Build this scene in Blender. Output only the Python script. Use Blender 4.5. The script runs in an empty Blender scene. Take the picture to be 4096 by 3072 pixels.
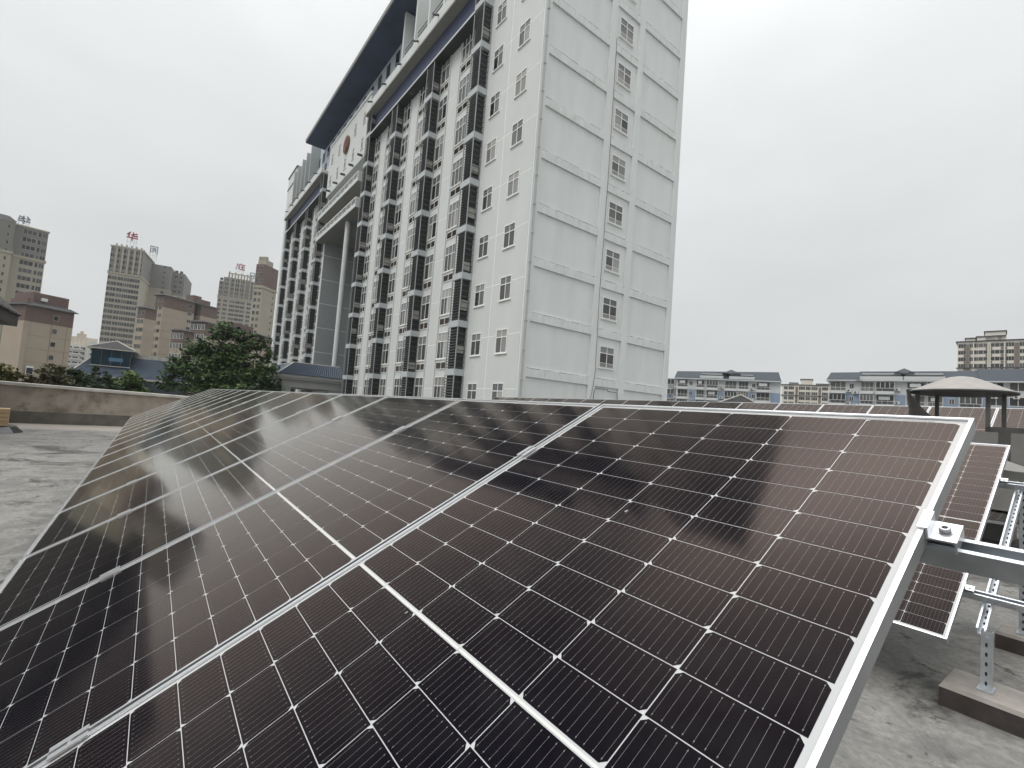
import bpy, math, random
from math import sin, cos, tan, radians as R, pi, atan2, hypot
from mathutils import Vector, Matrix
random.seed(7)
SC = bpy.context.scene
COL = SC.collection

# ------------------------------------------------------------------ camera
EYE = Vector((0.2332, -1.5223, 1.401))
cam = bpy.data.cameras.new('camera')
cam.sensor_width = 36.0
cam.lens = 16.636
cam.clip_start = 0.02
cam.clip_end = 6000
co = bpy.data.objects.new('camera', cam)
COL.objects.link(co)
rx = Vector((0.60300, 0.79427, 0.07433)); dn = Vector((-0.004366, 0.096461, -0.995327)); fw = Vector((-0.797728, 0.599859, 0.061634))
m = Matrix((rx, -dn, -fw)).transposed().to_4x4()
m.translation = EYE
co.matrix_world = m
SC.camera = co

# ------------------------------------------------------------------ sky, sun, exposure
SUN_EL, SUN_AZ = R(54), R(172)      # azimuth clockwise from +Y
w = bpy.data.worlds.new('World'); SC.world = w
w.use_nodes = True
nt = w.node_tree; nt.nodes.clear()
def N(t, k, **kw):
    n = t.nodes.new(k)
    for a, b in kw.items(): setattr(n, a, b)
    return n
sky = N(nt, 'ShaderNodeTexSky', sky_type='NISHITA')
sky.sun_disc = False; sky.sun_elevation = SUN_EL; sky.sun_rotation = SUN_AZ
sky.air_density = 1.0; sky.dust_density = 4.0
tc = N(nt, 'ShaderNodeTexCoord')
sep = N(nt, 'ShaderNodeSeparateXYZ'); nt.links.new(tc.outputs['Generated'], sep.inputs[0])
# overcast: cloud deck, brighter towards the zenith
ramp = N(nt, 'ShaderNodeValToRGB')
els = ramp.color_ramp.elements
SKY = ((0.0, 0.150), (0.20, 0.158), (0.45, 0.182), (0.60, 0.212), (0.70, 0.245), (0.80, 0.27), (0.88, 0.29), (1.0, 0.30))
els[0].position = 0.0; els[1].position = 1.0
for i_, (p_, v_) in enumerate(SKY):
    e = els[0] if i_ == 0 else els[-1] if i_ == len(SKY)-1 else els.new(p_)
    e.color = (v_*0.98, v_*1.0, v_*1.003, 1)
nt.links.new(sep.outputs['Z'], ramp.inputs[0])
mp = N(nt, 'ShaderNodeMapping'); mp.inputs['Scale'].default_value = (1.0, 1.0, 2.6)
nt.links.new(tc.outputs['Generated'], mp.inputs[0])
cl = N(nt, 'ShaderNodeTexNoise'); cl.inputs['Scale'].default_value = 2.3; cl.inputs['Detail'].default_value = 4.0; cl.inputs['Roughness'].default_value = 0.5
nt.links.new(mp.outputs[0], cl.inputs['Vector'])
cm = N(nt, 'ShaderNodeMapRange'); cm.inputs['From Min'].default_value = 0.25; cm.inputs['From Max'].default_value = 0.75
cm.inputs['To Min'].default_value = 39.8; cm.inputs['To Max'].default_value = 46.2
nt.links.new(cl.outputs[0], cm.inputs[0])
vm = N(nt, 'ShaderNodeVectorMath', operation='SCALE')
nt.links.new(ramp.outputs[0], vm.inputs[0]); nt.links.new(cm.outputs[0], vm.inputs['Scale'])
# bright lobe added to the sky above the view, to lift panel reflections
def ml(op, a, b):
    n = N(nt, 'ShaderNodeMath', operation=op)
    for i, v in enumerate((a, b)):
        if v is None: continue
        if isinstance(v, float): n.inputs[i].default_value = v
        else: nt.links.new(v, n.inputs[i])
    return n.outputs[0]
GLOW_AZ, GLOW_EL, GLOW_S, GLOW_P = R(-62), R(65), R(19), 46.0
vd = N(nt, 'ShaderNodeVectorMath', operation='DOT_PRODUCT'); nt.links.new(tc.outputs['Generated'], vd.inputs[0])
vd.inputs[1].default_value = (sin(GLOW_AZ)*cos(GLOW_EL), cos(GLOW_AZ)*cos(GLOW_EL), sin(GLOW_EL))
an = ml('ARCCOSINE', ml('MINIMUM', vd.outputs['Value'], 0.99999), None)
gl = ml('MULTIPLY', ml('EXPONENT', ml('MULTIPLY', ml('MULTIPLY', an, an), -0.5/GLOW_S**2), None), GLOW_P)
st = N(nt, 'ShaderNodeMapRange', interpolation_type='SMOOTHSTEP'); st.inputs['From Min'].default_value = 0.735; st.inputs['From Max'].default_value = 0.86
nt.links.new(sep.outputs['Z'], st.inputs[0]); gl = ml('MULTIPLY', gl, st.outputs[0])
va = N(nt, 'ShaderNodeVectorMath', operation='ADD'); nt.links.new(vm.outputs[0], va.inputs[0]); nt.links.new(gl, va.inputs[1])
mx = N(nt, 'ShaderNodeMix', data_type='RGBA'); mx.inputs[0].default_value = 0.95
nt.links.new(sky.outputs[0], mx.inputs[6]); nt.links.new(va.outputs[0], mx.inputs[7])
bg = N(nt, 'ShaderNodeBackground'); bg.inputs['Strength'].default_value = 0.1
nt.links.new(mx.outputs[2], bg.inputs[0])
wo = N(nt, 'ShaderNodeOutputWorld'); nt.links.new(bg.outputs[0], wo.inputs[0])
sl = bpy.data.lights.new('sun', 'SUN'); sl.energy = 1.2; sl.angle = R(25); sl.color = (1.0, 0.96, 0.9)
so = bpy.data.objects.new('sun', sl); COL.objects.link(so)
sd = Vector((sin(SUN_AZ)*cos(SUN_EL), cos(SUN_AZ)*cos(SUN_EL), sin(SUN_EL)))
so.rotation_euler = sd.to_track_quat('Z', 'Y').to_euler(); so.location = (0, 0, 60)
SC.view_settings.view_transform = 'Standard'; SC.view_settings.look = 'None'
SC.view_settings.gamma = 1; SC.view_settings.exposure = 0.08
SC.cycles.max_bounces = 6

# ------------------------------------------------------------------ helpers
class MB:
    def __init__(s): s.v = []; s.f = []; s.m = []
    def poly(s, pts, m=0):
        b = len(s.v); s.v += [tuple(p) for p in pts]; s.f.append(tuple(range(b, b+len(pts)))); s.m.append(m); return s
    def hexa(s, p, m=0):
        b = len(s.v); s.v += [tuple(q) for q in p]
        for q in ((3,2,1,0),(4,5,6,7),(0,1,5,4),(1,2,6,5),(2,3,7,6),(3,0,4,7)):
            s.f.append(tuple(b+i for i in q)); s.m.append(m)
        return s
    def box(s, x0, y0, z0, x1, y1, z1, m=0):
        x0, x1 = min(x0,x1), max(x0,x1); y0, y1 = min(y0,y1), max(y0,y1); z0, z1 = min(z0,z1), max(z0,z1)
        return s.hexa([(x0,y0,z0),(x1,y0,z0),(x1,y1,z0),(x0,y1,z0),(x0,y0,z1),(x1,y0,z1),(x1,y1,z1),(x0,y1,z1)], m)
    def bar(s, a, b, r, n=6, m=0, r2=None):
        a = Vector(a); b = Vector(b); r2 = r if r2 is None else r2
        d = (b-a).normalized(); u = d.orthogonal().normalized(); v = d.cross(u)
        k = len(s.v)
        for p, rr in ((a, r), (b, r2)):
            for i in range(n):
                t = 2*pi*i/n; s.v.append(tuple(p+u*rr*cos(t)+v*rr*sin(t)))
        for i in range(n):
            j = (i+1) % n; s.f.append((k+i, k+j, k+n+j, k+n+i)); s.m.append(m)
        s.f.append(tuple(k+i for i in reversed(range(n)))); s.m.append(m)
        s.f.append(tuple(k+n+i for i in range(n))); s.m.append(m)
        return s
    def lathe(s, c, prof, n=24, m=0):
        c = Vector(c); k = len(s.v)
        for r, z in prof:
            for i in range(n):
                t = 2*pi*i/n; s.v.append((c.x+r*cos(t), c.y+r*sin(t), c.z+z))
        for a in range(len(prof)-1):
            for i in range(n):
                j = (i+1) % n; s.f.append((k+a*n+i, k+a*n+j, k+(a+1)*n+j, k+(a+1)*n+i)); s.m.append(m)
        return s
    def mesh(s, name, mats):
        me = bpy.data.meshes.new(name); me.from_pydata(s.v, [], s.f)
        for q in (mats if isinstance(mats, (list, tuple)) else [mats]): me.materials.append(q)
        me.polygons.foreach_set('material_index', s.m); me.update(); return me
    def build(s, name, mats, parent=None, loc=None):
        return put(name, s.mesh(name, mats), parent, loc)
def put(name, me, parent=None, loc=None, rot=None):
    o = bpy.data.objects.new(name, me); COL.objects.link(o)
    if parent: o.parent = parent
    if loc: o.location = loc
    if rot: o.rotation_euler = rot
    return o
def tag(o, label, cat, group=None):
    o['label'] = label; o['category'] = cat
    if group: o['group'] = group
    return o
def thing(name, label, cat, loc=(0,0,0), rot=(0,0,0), group=None):
    o = bpy.data.objects.new(name, None); COL.objects.link(o); o.empty_display_size = 0.3
    o.location = loc; o.rotation_euler = rot
    return tag(o, label, cat, group)
def struct(o, kind='structure'): o['kind'] = kind; return o
def smooth(o):
    for p in o.data.polygons: p.use_smooth = True
    return o
def dirv(az): return Vector((sin(R(az)), cos(R(az)), 0))
def at(az, el, D):                    # point seen at bearing az, elevation el, D metres away on plan
    return Vector((EYE.x+D*sin(R(az)), EYE.y+D*cos(R(az)), EYE.z+D*tan(R(el))))
def up(el, D): return EYE.z+D*tan(R(el))

# ------------------------------------------------------------------ materials
MATS = {}
RK = [1.0]
def mat(name, col, rough=0.6, metal=0.0, spec=0.5, var=0.0, scale=3.0, detail=4, bump=0.0, bscale=30, vz=1.0, rnd=0.0, dark=None, tint=None, rk=1.0, col2=None, thr=(0.45, 0.7)):
    if name in MATS: return MATS[name]
    M = bpy.data.materials.new(name); M.use_nodes = True; t = M.node_tree
    b = t.nodes['Principled BSDF']
    b.inputs['Roughness'].default_value = rough; b.inputs['Metallic'].default_value = metal
    b.inputs['Specular IOR Level'].default_value = spec
    if tint: b.inputs['Specular Tint'].default_value = (*tint, 1)
    b.inputs['Base Color'].default_value = (*col, 1)
    tcn = t.nodes.new('ShaderNodeTexCoord'); mpn = t.nodes.new('ShaderNodeMapping')
    mpn.inputs['Scale'].default_value = (1, 1, vz)
    t.links.new(tcn.outputs['Object'], mpn.inputs[0])
    last = None
    def noise(s, d, r=0.55):
        n = t.nodes.new('ShaderNodeTexNoise'); n.inputs['Scale'].default_value = s; n.inputs['Detail'].default_value = d; n.inputs['Roughness'].default_value = r
        t.links.new(mpn.outputs[0], n.inputs['Vector']); return n
    if var:
        n = noise(scale, detail); r = t.nodes.new('ShaderNodeMapRange')
        r.inputs['From Min'].default_value = 0.3; r.inputs['From Max'].default_value = 0.7
        r.inputs['To Min'].default_value = 1-var; r.inputs['To Max'].default_value = 1+var*0.6
        t.links.new(n.outputs[0], r.inputs[0])
        s = t.nodes.new('ShaderNodeVectorMath'); s.operation = 'SCALE'; s.inputs[0].default_value = col
        t.links.new(r.outputs[0], s.inputs['Scale']); last = s.outputs[0]
    if col2:
        n = noise(scale*0.7, 6, 0.62); r = t.nodes.new('ShaderNodeMapRange'); r.interpolation_type = 'SMOOTHSTEP'
        r.inputs['From Min'].default_value = thr[0]; r.inputs['From Max'].default_value = thr[1]
        t.links.new(n.outputs[0], r.inputs[0])
        x = t.nodes.new('ShaderNodeMix'); x.data_type = 'RGBA'
        t.links.new(r.outputs[0], x.inputs[0])
        if last: t.links.new(last, x.inputs[6])
        else: x.inputs[6].default_value = (*col, 1)
        x.inputs[7].default_value = (*col2, 1); last = x.outputs[2]
    if rnd:
        oi = t.nodes.new('ShaderNodeObjectInfo'); x = t.nodes.new('ShaderNodeMix'); x.data_type = 'RGBA'
        p = t.nodes.new('ShaderNodeMath'); p.operation = 'POWER'; p.inputs[1].default_value = 2.2
        mu = t.nodes.new('ShaderNodeMath'); mu.operation = 'MULTIPLY'; mu.inputs[1].default_value = rk; fr_ = t.nodes.new('ShaderNodeMath'); fr_.operation = 'FRACT'
        t.links.new(oi.outputs['Random'], mu.inputs[0]); t.links.new(mu.outputs[0], fr_.inputs[0])
        t.links.new(fr_.outputs[0], p.inputs[0]); t.links.new(p.outputs[0], x.inputs[0])
        if last: t.links.new(last, x.inputs[6])
        else: x.inputs[6].default_value = (*col, 1)
        x.inputs[7].default_value = (rnd, rnd, rnd*0.97, 1); last = x.outputs[2]
    if last: t.links.new(last, b.inputs['Base Color'])
    if bump:
        n = noise(bscale, 5); bm = t.nodes.new('ShaderNodeBump'); bm.inputs['Strength'].default_value = bump; bm.inputs['Distance'].default_value = 0.02
        t.links.new(n.outputs[0], bm.inputs['Height']); t.links.new(bm.outputs[0], b.inputs['Normal'])
    MATS[name] = M; return M
def under_glass(name, col, rough=0.088):
    """solar glass with anti-reflective coating over a diffuse layer: almost no reflection face on, strong at grazing angles, slightly bronze in between"""
    M = bpy.data.materials.new(name); M.use_nodes = True; t = M.node_tree; t.nodes.clear()
    out = t.nodes.new('ShaderNodeOutputMaterial'); mix = t.nodes.new('ShaderNodeMixShader'); d = t.nodes.new('ShaderNodeBsdfDiffuse'); g_ = t.nodes.new('ShaderNodeBsdfGlossy')
    d.inputs['Color'].default_value = (*col, 1); g_.inputs['Roughness'].default_value = rough
    lw = t.nodes.new('ShaderNodeLayerWeight'); lw.inputs['Blend'].default_value = 0.5
    p = t.nodes.new('ShaderNodeMath'); p.operation = 'POWER'; p.inputs[1].default_value = 4.5; t.links.new(lw.outputs['Facing'], p.inputs[0])
    a = t.nodes.new('ShaderNodeMath'); a.operation = 'MULTIPLY_ADD'; a.inputs[1].default_value = 1.2; a.use_clamp = True; a.inputs[2].default_value = 0.0016; t.links.new(p.outputs[0], a.inputs[0])
    r = t.nodes.new('ShaderNodeMapRange'); r.inputs['From Min'].default_value = 0.55; r.inputs['From Max'].default_value = 0.86; t.links.new(lw.outputs['Facing'], r.inputs[0])
    x = t.nodes.new('ShaderNodeMix'); x.data_type = 'RGBA'; x.inputs[6].default_value = (1.0, 0.79, 0.68, 1); x.inputs[7].default_value = (1.0, 0.975, 0.915, 1); t.links.new(r.outputs[0], x.inputs[0]); t.links.new(x.outputs[2], g_.inputs['Color'])
    # thin dust film, denser in blotches
    tcn = t.nodes.new('ShaderNodeTexCoord'); n1 = t.nodes.new('ShaderNodeTexNoise'); n1.inputs['Scale'].default_value = 5.0; n1.inputs['Detail'].default_value = 9; n1.inputs['Roughness'].default_value = 0.7; t.links.new(tcn.outputs['Object'], n1.inputs['Vector'])
    k = t.nodes.new('ShaderNodeMapRange'); k.inputs['From Min'].default_value = 0.45; k.inputs['From Max'].default_value = 0.8; k.inputs['To Min'].default_value = 0.001; k.inputs['To Max'].default_value = 0.022; t.links.new(n1.outputs[0], k.inputs[0])
    dd = t.nodes.new('ShaderNodeMix'); dd.data_type = 'RGBA'; t.links.new(k.outputs[0], dd.inputs[0]); dd.inputs[6].default_value = (*col, 1); dd.inputs[7].default_value = (0.45, 0.42, 0.38, 1); t.links.new(dd.outputs[2], d.inputs['Color'])
    t.links.new(a.outputs[0], mix.inputs[0]); t.links.new(d.outputs[0], mix.inputs[1]); t.links.new(g_.outputs[0], mix.inputs[2]); t.links.new(mix.outputs[0], out.inputs[0])
    MATS[name] = M; return M
m_cell = under_glass('silicon_cell', (0.0013, 0.0015, 0.0046))
m_back = under_glass('white_backsheet', (0.42, 0.43, 0.435))
m_bus = under_glass('silver_busbar', (0.17, 0.165, 0.16))
m_alu = mat('anodised_aluminium', (0.76, 0.775, 0.795), 0.28, metal=0.82, var=0.05, scale=9)
m_aluside = mat('shade_toned_profile_side', (0.30, 0.31, 0.315), 0.5, metal=0.5, var=0.12, scale=6)  # frame sides darkened in the colour, standing in for dark surroundings they reflect
m_galv = mat('galvanised_steel', (0.52, 0.55, 0.58), 0.4, metal=0.8, var=0.22, scale=14, bump=0.03)
m_bolt = mat('bolt_steel', (0.40, 0.40, 0.41), 0.3, metal=1.0)
m_hole = mat('slot_shadow', (0.02, 0.02, 0.022), 0.8)
def deck_material():
    M = bpy.data.materials.new('stained_roof_screed'); M.use_nodes = True; t = M.node_tree; b = t.nodes['Principled BSDF']
    tcn = t.nodes.new('ShaderNodeTexCoord')
    def noise(s, d, r, lo, hi, dist=0.0, stretch=(1,1,1)):
        mp_ = t.nodes.new('ShaderNodeMapping'); mp_.inputs['Scale'].default_value = stretch; t.links.new(tcn.outputs['Object'], mp_.inputs[0])
        n = t.nodes.new('ShaderNodeTexNoise'); n.inputs['Scale'].default_value = s; n.inputs['Detail'].default_value = d; n.inputs['Roughness'].default_value = r; n.inputs['Distortion'].default_value = dist
        t.links.new(mp_.outputs[0], n.inputs['Vector']); k = t.nodes.new('ShaderNodeMapRange'); k.interpolation_type = 'SMOOTHSTEP'
        k.inputs['From Min'].default_value = lo; k.inputs['From Max'].default_value = hi; t.links.new(n.outputs[0], k.inputs[0]); return k.outputs[0], n.outputs[0]
    def mixc(f, a, c):
        x = t.nodes.new('ShaderNodeMix'); x.data_type = 'RGBA'; t.links.new(f, x.inputs[0])
        for v, i in ((a, 6), (c, 7)):
            if isinstance(v, tuple): x.inputs[i].default_value = (*v, 1)
            else: t.links.new(v, x.inputs[i])
        return x.outputs[2]
    big, _ = noise(0.55, 6, 0.65, 0.38, 0.66, 0.4)
    mid, raw_mid = noise(2.6, 9, 0.72, 0.40, 0.62, 0.8)
    fine, raw = noise(22, 8, 0.75, 0.35, 0.66)
    spot, _ = noise(0.9, 9, 0.72, 0.535, 0.63, 0.9)
    spot2, _ = noise(4.5, 8, 0.7, 0.58, 0.66, 0.6)
    c = mixc(big, (0.18, 0.177, 0.166), (0.095, 0.093, 0.087))
    c = mixc(mid, (0.23, 0.223, 0.205), c)
    m2 = t.nodes.new('ShaderNodeMath'); m2.operation = 'MULTIPLY'; m2.inputs[1].default_value = 0.55; t.links.new(fine, m2.inputs[0])
    c = mixc(m2.outputs[0], c, (0.07, 0.067, 0.062))
    c = mixc(spot, c, (0.038, 0.036, 0.033)); c = mixc(spot2, c, (0.03, 0.028, 0.025))
    sx = t.nodes.new('ShaderNodeSeparateXYZ'); t.links.new(tcn.outputs['Object'], sx.inputs[0])      # dry pale strip of mortar along the parapet foot
    wv = t.nodes.new('ShaderNodeMath'); wv.operation = 'MULTIPLY_ADD'; wv.inputs[1].default_value = 2.2; t.links.new(raw_mid, wv.inputs[0]); t.links.new(sx.outputs['X'], wv.inputs[2])
    kr = t.nodes.new('ShaderNodeMapRange'); kr.interpolation_type = 'SMOOTHSTEP'; kr.inputs['From Min'].default_value = -17.4; kr.inputs['From Max'].default_value = -16.2; kr.inputs['To Min'].default_value = 0.85; kr.inputs['To Max'].default_value = 0.0; t.links.new(wv.outputs[0], kr.inputs[0])
    c = mixc(kr.outputs[0], c, (0.30, 0.27, 0.235))
    t.links.new(c, b.inputs['Base Color']); b.inputs['Roughness'].default_value = 0.72
    bm = t.nodes.new('ShaderNodeBump'); bm.inputs['Strength'].default_value = 0.45; bm.inputs['Distance'].default_value = 0.01; t.links.new(raw, bm.inputs['Height']); t.links.new(bm.outputs[0], b.inputs['Normal'])
    return M
m_deck = deck_material()
m_para = mat('weathered_render', (0.36, 0.315, 0.265), 0.9, var=0.25, scale=2.6, detail=8, bump=0.3, bscale=14, col2=(0.19, 0.16, 0.128), thr=(0.50, 0.66))
m_paradark = mat('damp_render', (0.135, 0.125, 0.108), 0.9, var=0.4, scale=2.2, detail=8, bump=0.3, bscale=14)
m_coping = mat('coping_concrete', (0.46, 0.44, 0.40), 0.8, var=0.25, scale=2.5, detail=7)
m_plinth = mat('plinth_concrete', (0.26, 0.24, 0.218), 0.85, var=0.2, scale=9, detail=7, bump=0.2, bscale=40)
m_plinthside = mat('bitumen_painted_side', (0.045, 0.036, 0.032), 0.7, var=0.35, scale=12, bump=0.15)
m_white = mat('white_facade_paint', (0.60, 0.62, 0.615), 0.75, var=0.05, scale=0.55, detail=6, vz=0.18)
m_side = mat('pale_grey_facade_paint', (0.70, 0.725, 0.72), 0.75, var=0.06, scale=0.9, detail=8, vz=0.22, col2=(0.66, 0.66, 0.63), thr=(0.56, 0.76))
m_dirt = mat('rain_streaked_paint', (0.69, 0.715, 0.71), 0.8, var=0.09, scale=2.4, detail=8, vz=0.3, col2=(0.58, 0.56, 0.51), thr=(0.57, 0.72))
m_grout = mat('white_groove_line', (0.88, 0.89, 0.88), 0.7)
m_louv = mat('dark_louvre_slat', (0.085, 0.092, 0.095), 0.45, spec=0.4)
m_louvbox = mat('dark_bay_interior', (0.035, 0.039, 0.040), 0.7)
m_band = mat('bay_band_paint', (0.46, 0.49, 0.505), 0.7, var=0.06)
m_navy = mat('navy_band_paint', (0.045, 0.06, 0.12), 0.6, var=0.1)
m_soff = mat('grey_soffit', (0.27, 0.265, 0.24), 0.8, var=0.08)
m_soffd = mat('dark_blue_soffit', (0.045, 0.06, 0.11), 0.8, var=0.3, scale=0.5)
m_fr = mat('white_window_frame', (0.82, 0.82, 0.80), 0.5)
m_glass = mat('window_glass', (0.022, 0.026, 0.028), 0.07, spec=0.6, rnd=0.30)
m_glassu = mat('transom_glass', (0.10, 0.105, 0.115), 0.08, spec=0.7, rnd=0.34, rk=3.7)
m_glassr = mat('sash_glass', (0.014, 0.016, 0.018), 0.08, spec=0.5, rnd=0.42, rk=7.3)
m_glassd = mat('dark_window_glass', (0.018, 0.020, 0.024), 0.15, spec=0.4, rnd=0.14)
m_grille = mat('brown_vent_grille', (0.10, 0.085, 0.07), 0.7)
m_curt = mat('blue_curtain_glass', (0.010, 0.034, 0.052), 0.15, spec=0.12)
m_greyw = mat('grey_metal_cladding', (0.36, 0.38, 0.38), 0.55, var=0.05)
m_tile = mat('pale_blue_wall_tile', (0.50, 0.56, 0.64), 0.5, var=0.06, scale=2)
m_red = mat('emblem_red', (0.13, 0.02, 0.015), 0.6)
m_gold = mat('emblem_gold', (0.15, 0.078, 0.03), 0.55)
m_bluet = mat('blue_roof_tile', (0.055, 0.078, 0.115), 0.55, var=0.25, scale=6)
m_pipe = mat('grey_pipe', (0.40, 0.41, 0.40), 0.5)
m_blk = mat('black_cable', (0.02, 0.02, 0.02), 0.6)
m_bluegl = mat('blue_glass_box', (0.05, 0.17, 0.30), 0.1, spec=0.6)

# ------------------------------------------------------------------ ground and roof deck
GZ = -7.0
g = MB().poly([(-900,-900,GZ),(900,-900,GZ),(900,900,GZ),(-900,900,GZ)]).build('ground', mat('city_ground', (0.16, 0.16, 0.145), 0.9, var=0.3, scale=0.03, detail=8)); struct(g)
rd = MB().box(-20.2, -26, GZ, 26, 15.2, 0).build('roof_deck', m_deck); struct(rd)
# parapet (its top runs slightly downhill towards the building)
pw = thing('parapet_wall', 'low rendered roof parapet with pale concrete coping and damp stained foot', 'parapet', (-20.2, -2, 0))
b = MB()
def ptop(y): return 1.235-0.017*(y+3.5)
def seg(y0, y1):
    t0, t1 = ptop(y0), ptop(y1)
    b.hexa([(-0.24,y0,0.36),(0,y0,0.36),(0,y1,0.36),(-0.24,y1,0.36),(-0.24,y0,t0-0.10),(0,y0,t0-0.10),(0,y1,t1-0.10),(-0.24,y1,t1-0.10)])
b2 = MB(); b3 = MB()
ys = [-24+2*i for i in range(20)]
for y0 in (-24,): seg(y0, 14.8)
b.build('render_wall', m_para, pw)
b3.hexa([(-0.24,-24,0),(0.035,-24,0),(0.035,14.8,0),(-0.24,14.8,0),(-0.24,-24,0.36),(0.02,-24,0.36),(0.02,14.8,0.36),(-0.24,14.8,0.36)]).build('damp_foot', m_paradark, pw)
t0, t1 = ptop(-24), ptop(14.8)
b2.hexa([(-0.30,-24,t0-0.097),(0.07,-24,t0-0.097),(0.07,14.8,t1-0.097),(-0.30,14.8,t1-0.097),(-0.30,-24,t0),(0.06,-24,t0-0.01),(0.06,14.8,t1-0.01),(-0.30,14.8,t1)]).build('coping', m_coping, pw)

# ------------------------------------------------------------------ solar panels
TILT = R(27.75)
PW, PL, PITCH = 1.141, 2.272, 1.154
def frame_mesh():
    b = MB(); x = PW/2; fd = 0.035; lip = 0.0078
    prof = [(0, -fd), (0, 0), (lip, 0), (lip, -0.0045), (0.004, -0.0045), (0.004, -fd)]
    # four mitred sides
    def side(p, q, nrm):
        p = Vector(p); q = Vector(q); nrm = Vector(nrm); d = (q-p).normalized()
        ring = []
        for end, sg in ((p, 1), (q, -1)):
            ring.append([end + nrm*a + d*a*sg + Vector((0,0,z)) for a, z in prof])
        k = len(prof)
        for i in range(k-1):
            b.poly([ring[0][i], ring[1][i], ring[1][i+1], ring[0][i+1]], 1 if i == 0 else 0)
        b.poly([ring[0][5], ring[1][5], ring[1][0], ring[0][0]])
    side((-x,0,0),(x,0,0),(0,1,0)); side((x,0,0),(x,PL,0),(-1,0,0)); side((x,PL,0),(-x,PL,0),(0,-1,0)); side((-x,PL,0),(-x,0,0),(1,0,0))
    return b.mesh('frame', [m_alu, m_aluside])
ROWS = [(PL-0.024-0.0922*j, PL-0.024-0.0922*(j+1)+0.0018) for j in range(12)] + [(PL-1.1398-0.0922*j, PL-1.1398-0.0922*(j+1)+0.0018) for j in range(12)]
def glass_mesh():
    b = MB(); x = PW/2-0.0035
    b.poly([(-x,0.0035,-0.006),(x,0.0035,-0.006),(x,PL-0.0035,-0.006),(-x,PL-0.0035,-0.006)], 1)
    z = -0.0056; zb = -0.0054; ch = 0.0088
    for c in range(6):
        x0 = (c-3)*0.1838+0.0010; x1 = x0+0.1818
        for (y1, y0) in ROWS:
            if c % 2: b.poly([(x0,y0,z),(x1,y0,z),(x1,y1-ch,z),(x1-ch,y1,z),(x0+ch,y1,z),(x0,y1-ch,z)], 0)
            else: b.poly([(x0+ch,y0,z),(x1-ch,y0,z),(x1,y0+ch,z),(x1,y1,z),(x0,y1,z),(x0,y0+ch,z)], 0)
            for k in range(11):
                xx = x0+0.1818*(k+0.5)/11; h = 0.00022
                b.poly([(xx-h,y0+0.004,zb),(xx+h,y0+0.004,zb),(xx+h,y1-0.004,zb),(xx-h,y1-0.004,zb)], 2)
                for yy in (y0+0.007, y1-0.007):
                    h2 = 0.0009 if yy != (y0+y1)/2 else 0.0006
                    b.poly([(xx-h2,yy-h2,zb+0.0001),(xx+h2,yy-h2,zb+0.0001),(xx+h2,yy+h2,zb+0.0001),(xx-h2,yy+h2,zb+0.0001)], 2)
    # bright interconnect ribbon across the middle gap
    b.poly([(-0.55,PL-1.1378,zb),(0.55,PL-1.1378,zb),(0.55,PL-1.1328,zb),(-0.55,PL-1.1328,zb)], 3)
    for c in (0, 2, 4):
        xm = (c-2.5+0.5)*0.1838; b.box(xm-0.002, PL-1.1392, zb, xm+0.002, PL-1.1312, zb+0.0004, 1)
    return b.mesh('cell_sheet', [m_cell, m_back, m_bus, under_glass('tinned_ribbon', (0.54,0.55,0.53))])
def backs_mesh():
    x = PW/2-0.004
    b = MB().poly([(-x,PL-0.004,-0.0115),(x,PL-0.004,-0.0115),(x,0.004,-0.0115),(-x,0.004,-0.0115)])
    b.box(-0.12, PL/2-0.04, -0.030, 0.12, PL/2+0.04, -0.0120)
    return b.mesh('rear_sheet', m_back)
ME_FR, ME_GL, ME_BK = frame_mesh(), glass_mesh(), backs_mesh()
b = MB()      # mid clamp: two lips over neighbouring frames with a channel and a bolt between
b.box(-0.021,-0.034,0.0005,-0.005,0.034,0.0033); b.box(0.005,-0.034,0.0005,0.021,0.034,0.0033); b.box(-0.0048,-0.04,-0.012,0.0048,0.04,-0.008)
b.bar((0,0,-0.008),(0,0,0.001),0.004,8)
ME_CL = b.mesh('mid_clamp', m_alu)
def panel(x_right, top, label, group, tiltz=0.0, clamps=True, first=False):
    n = Vector((0, -sin(TILT), cos(TILT)))
    low = Vector((x_right-PW/2, top.y-PL*cos(TILT), top.z-PL*sin(TILT)))
    o = thing('solar_panel', label, 'solar panel', low, (TILT, -tiltz, 0), group)
    put('frame', ME_FR, o); put('cell_sheet', ME_GL, o); put('rear_sheet', ME_BK, o)
    if clamps:
        for v in (0.445, 1.80): put('mid_clamp', ME_CL, o, (-PW/2-0.0065, PL-v, 0))
    return o
ORD = ['first','second','third','fourth','fifth','sixth','seventh','eighth','ninth','tenth','eleventh','twelfth','thirteenth','fourteenth','fifteenth','sixteenth','seventeenth','eighteenth','nineteenth']
HT = 1.47
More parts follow.
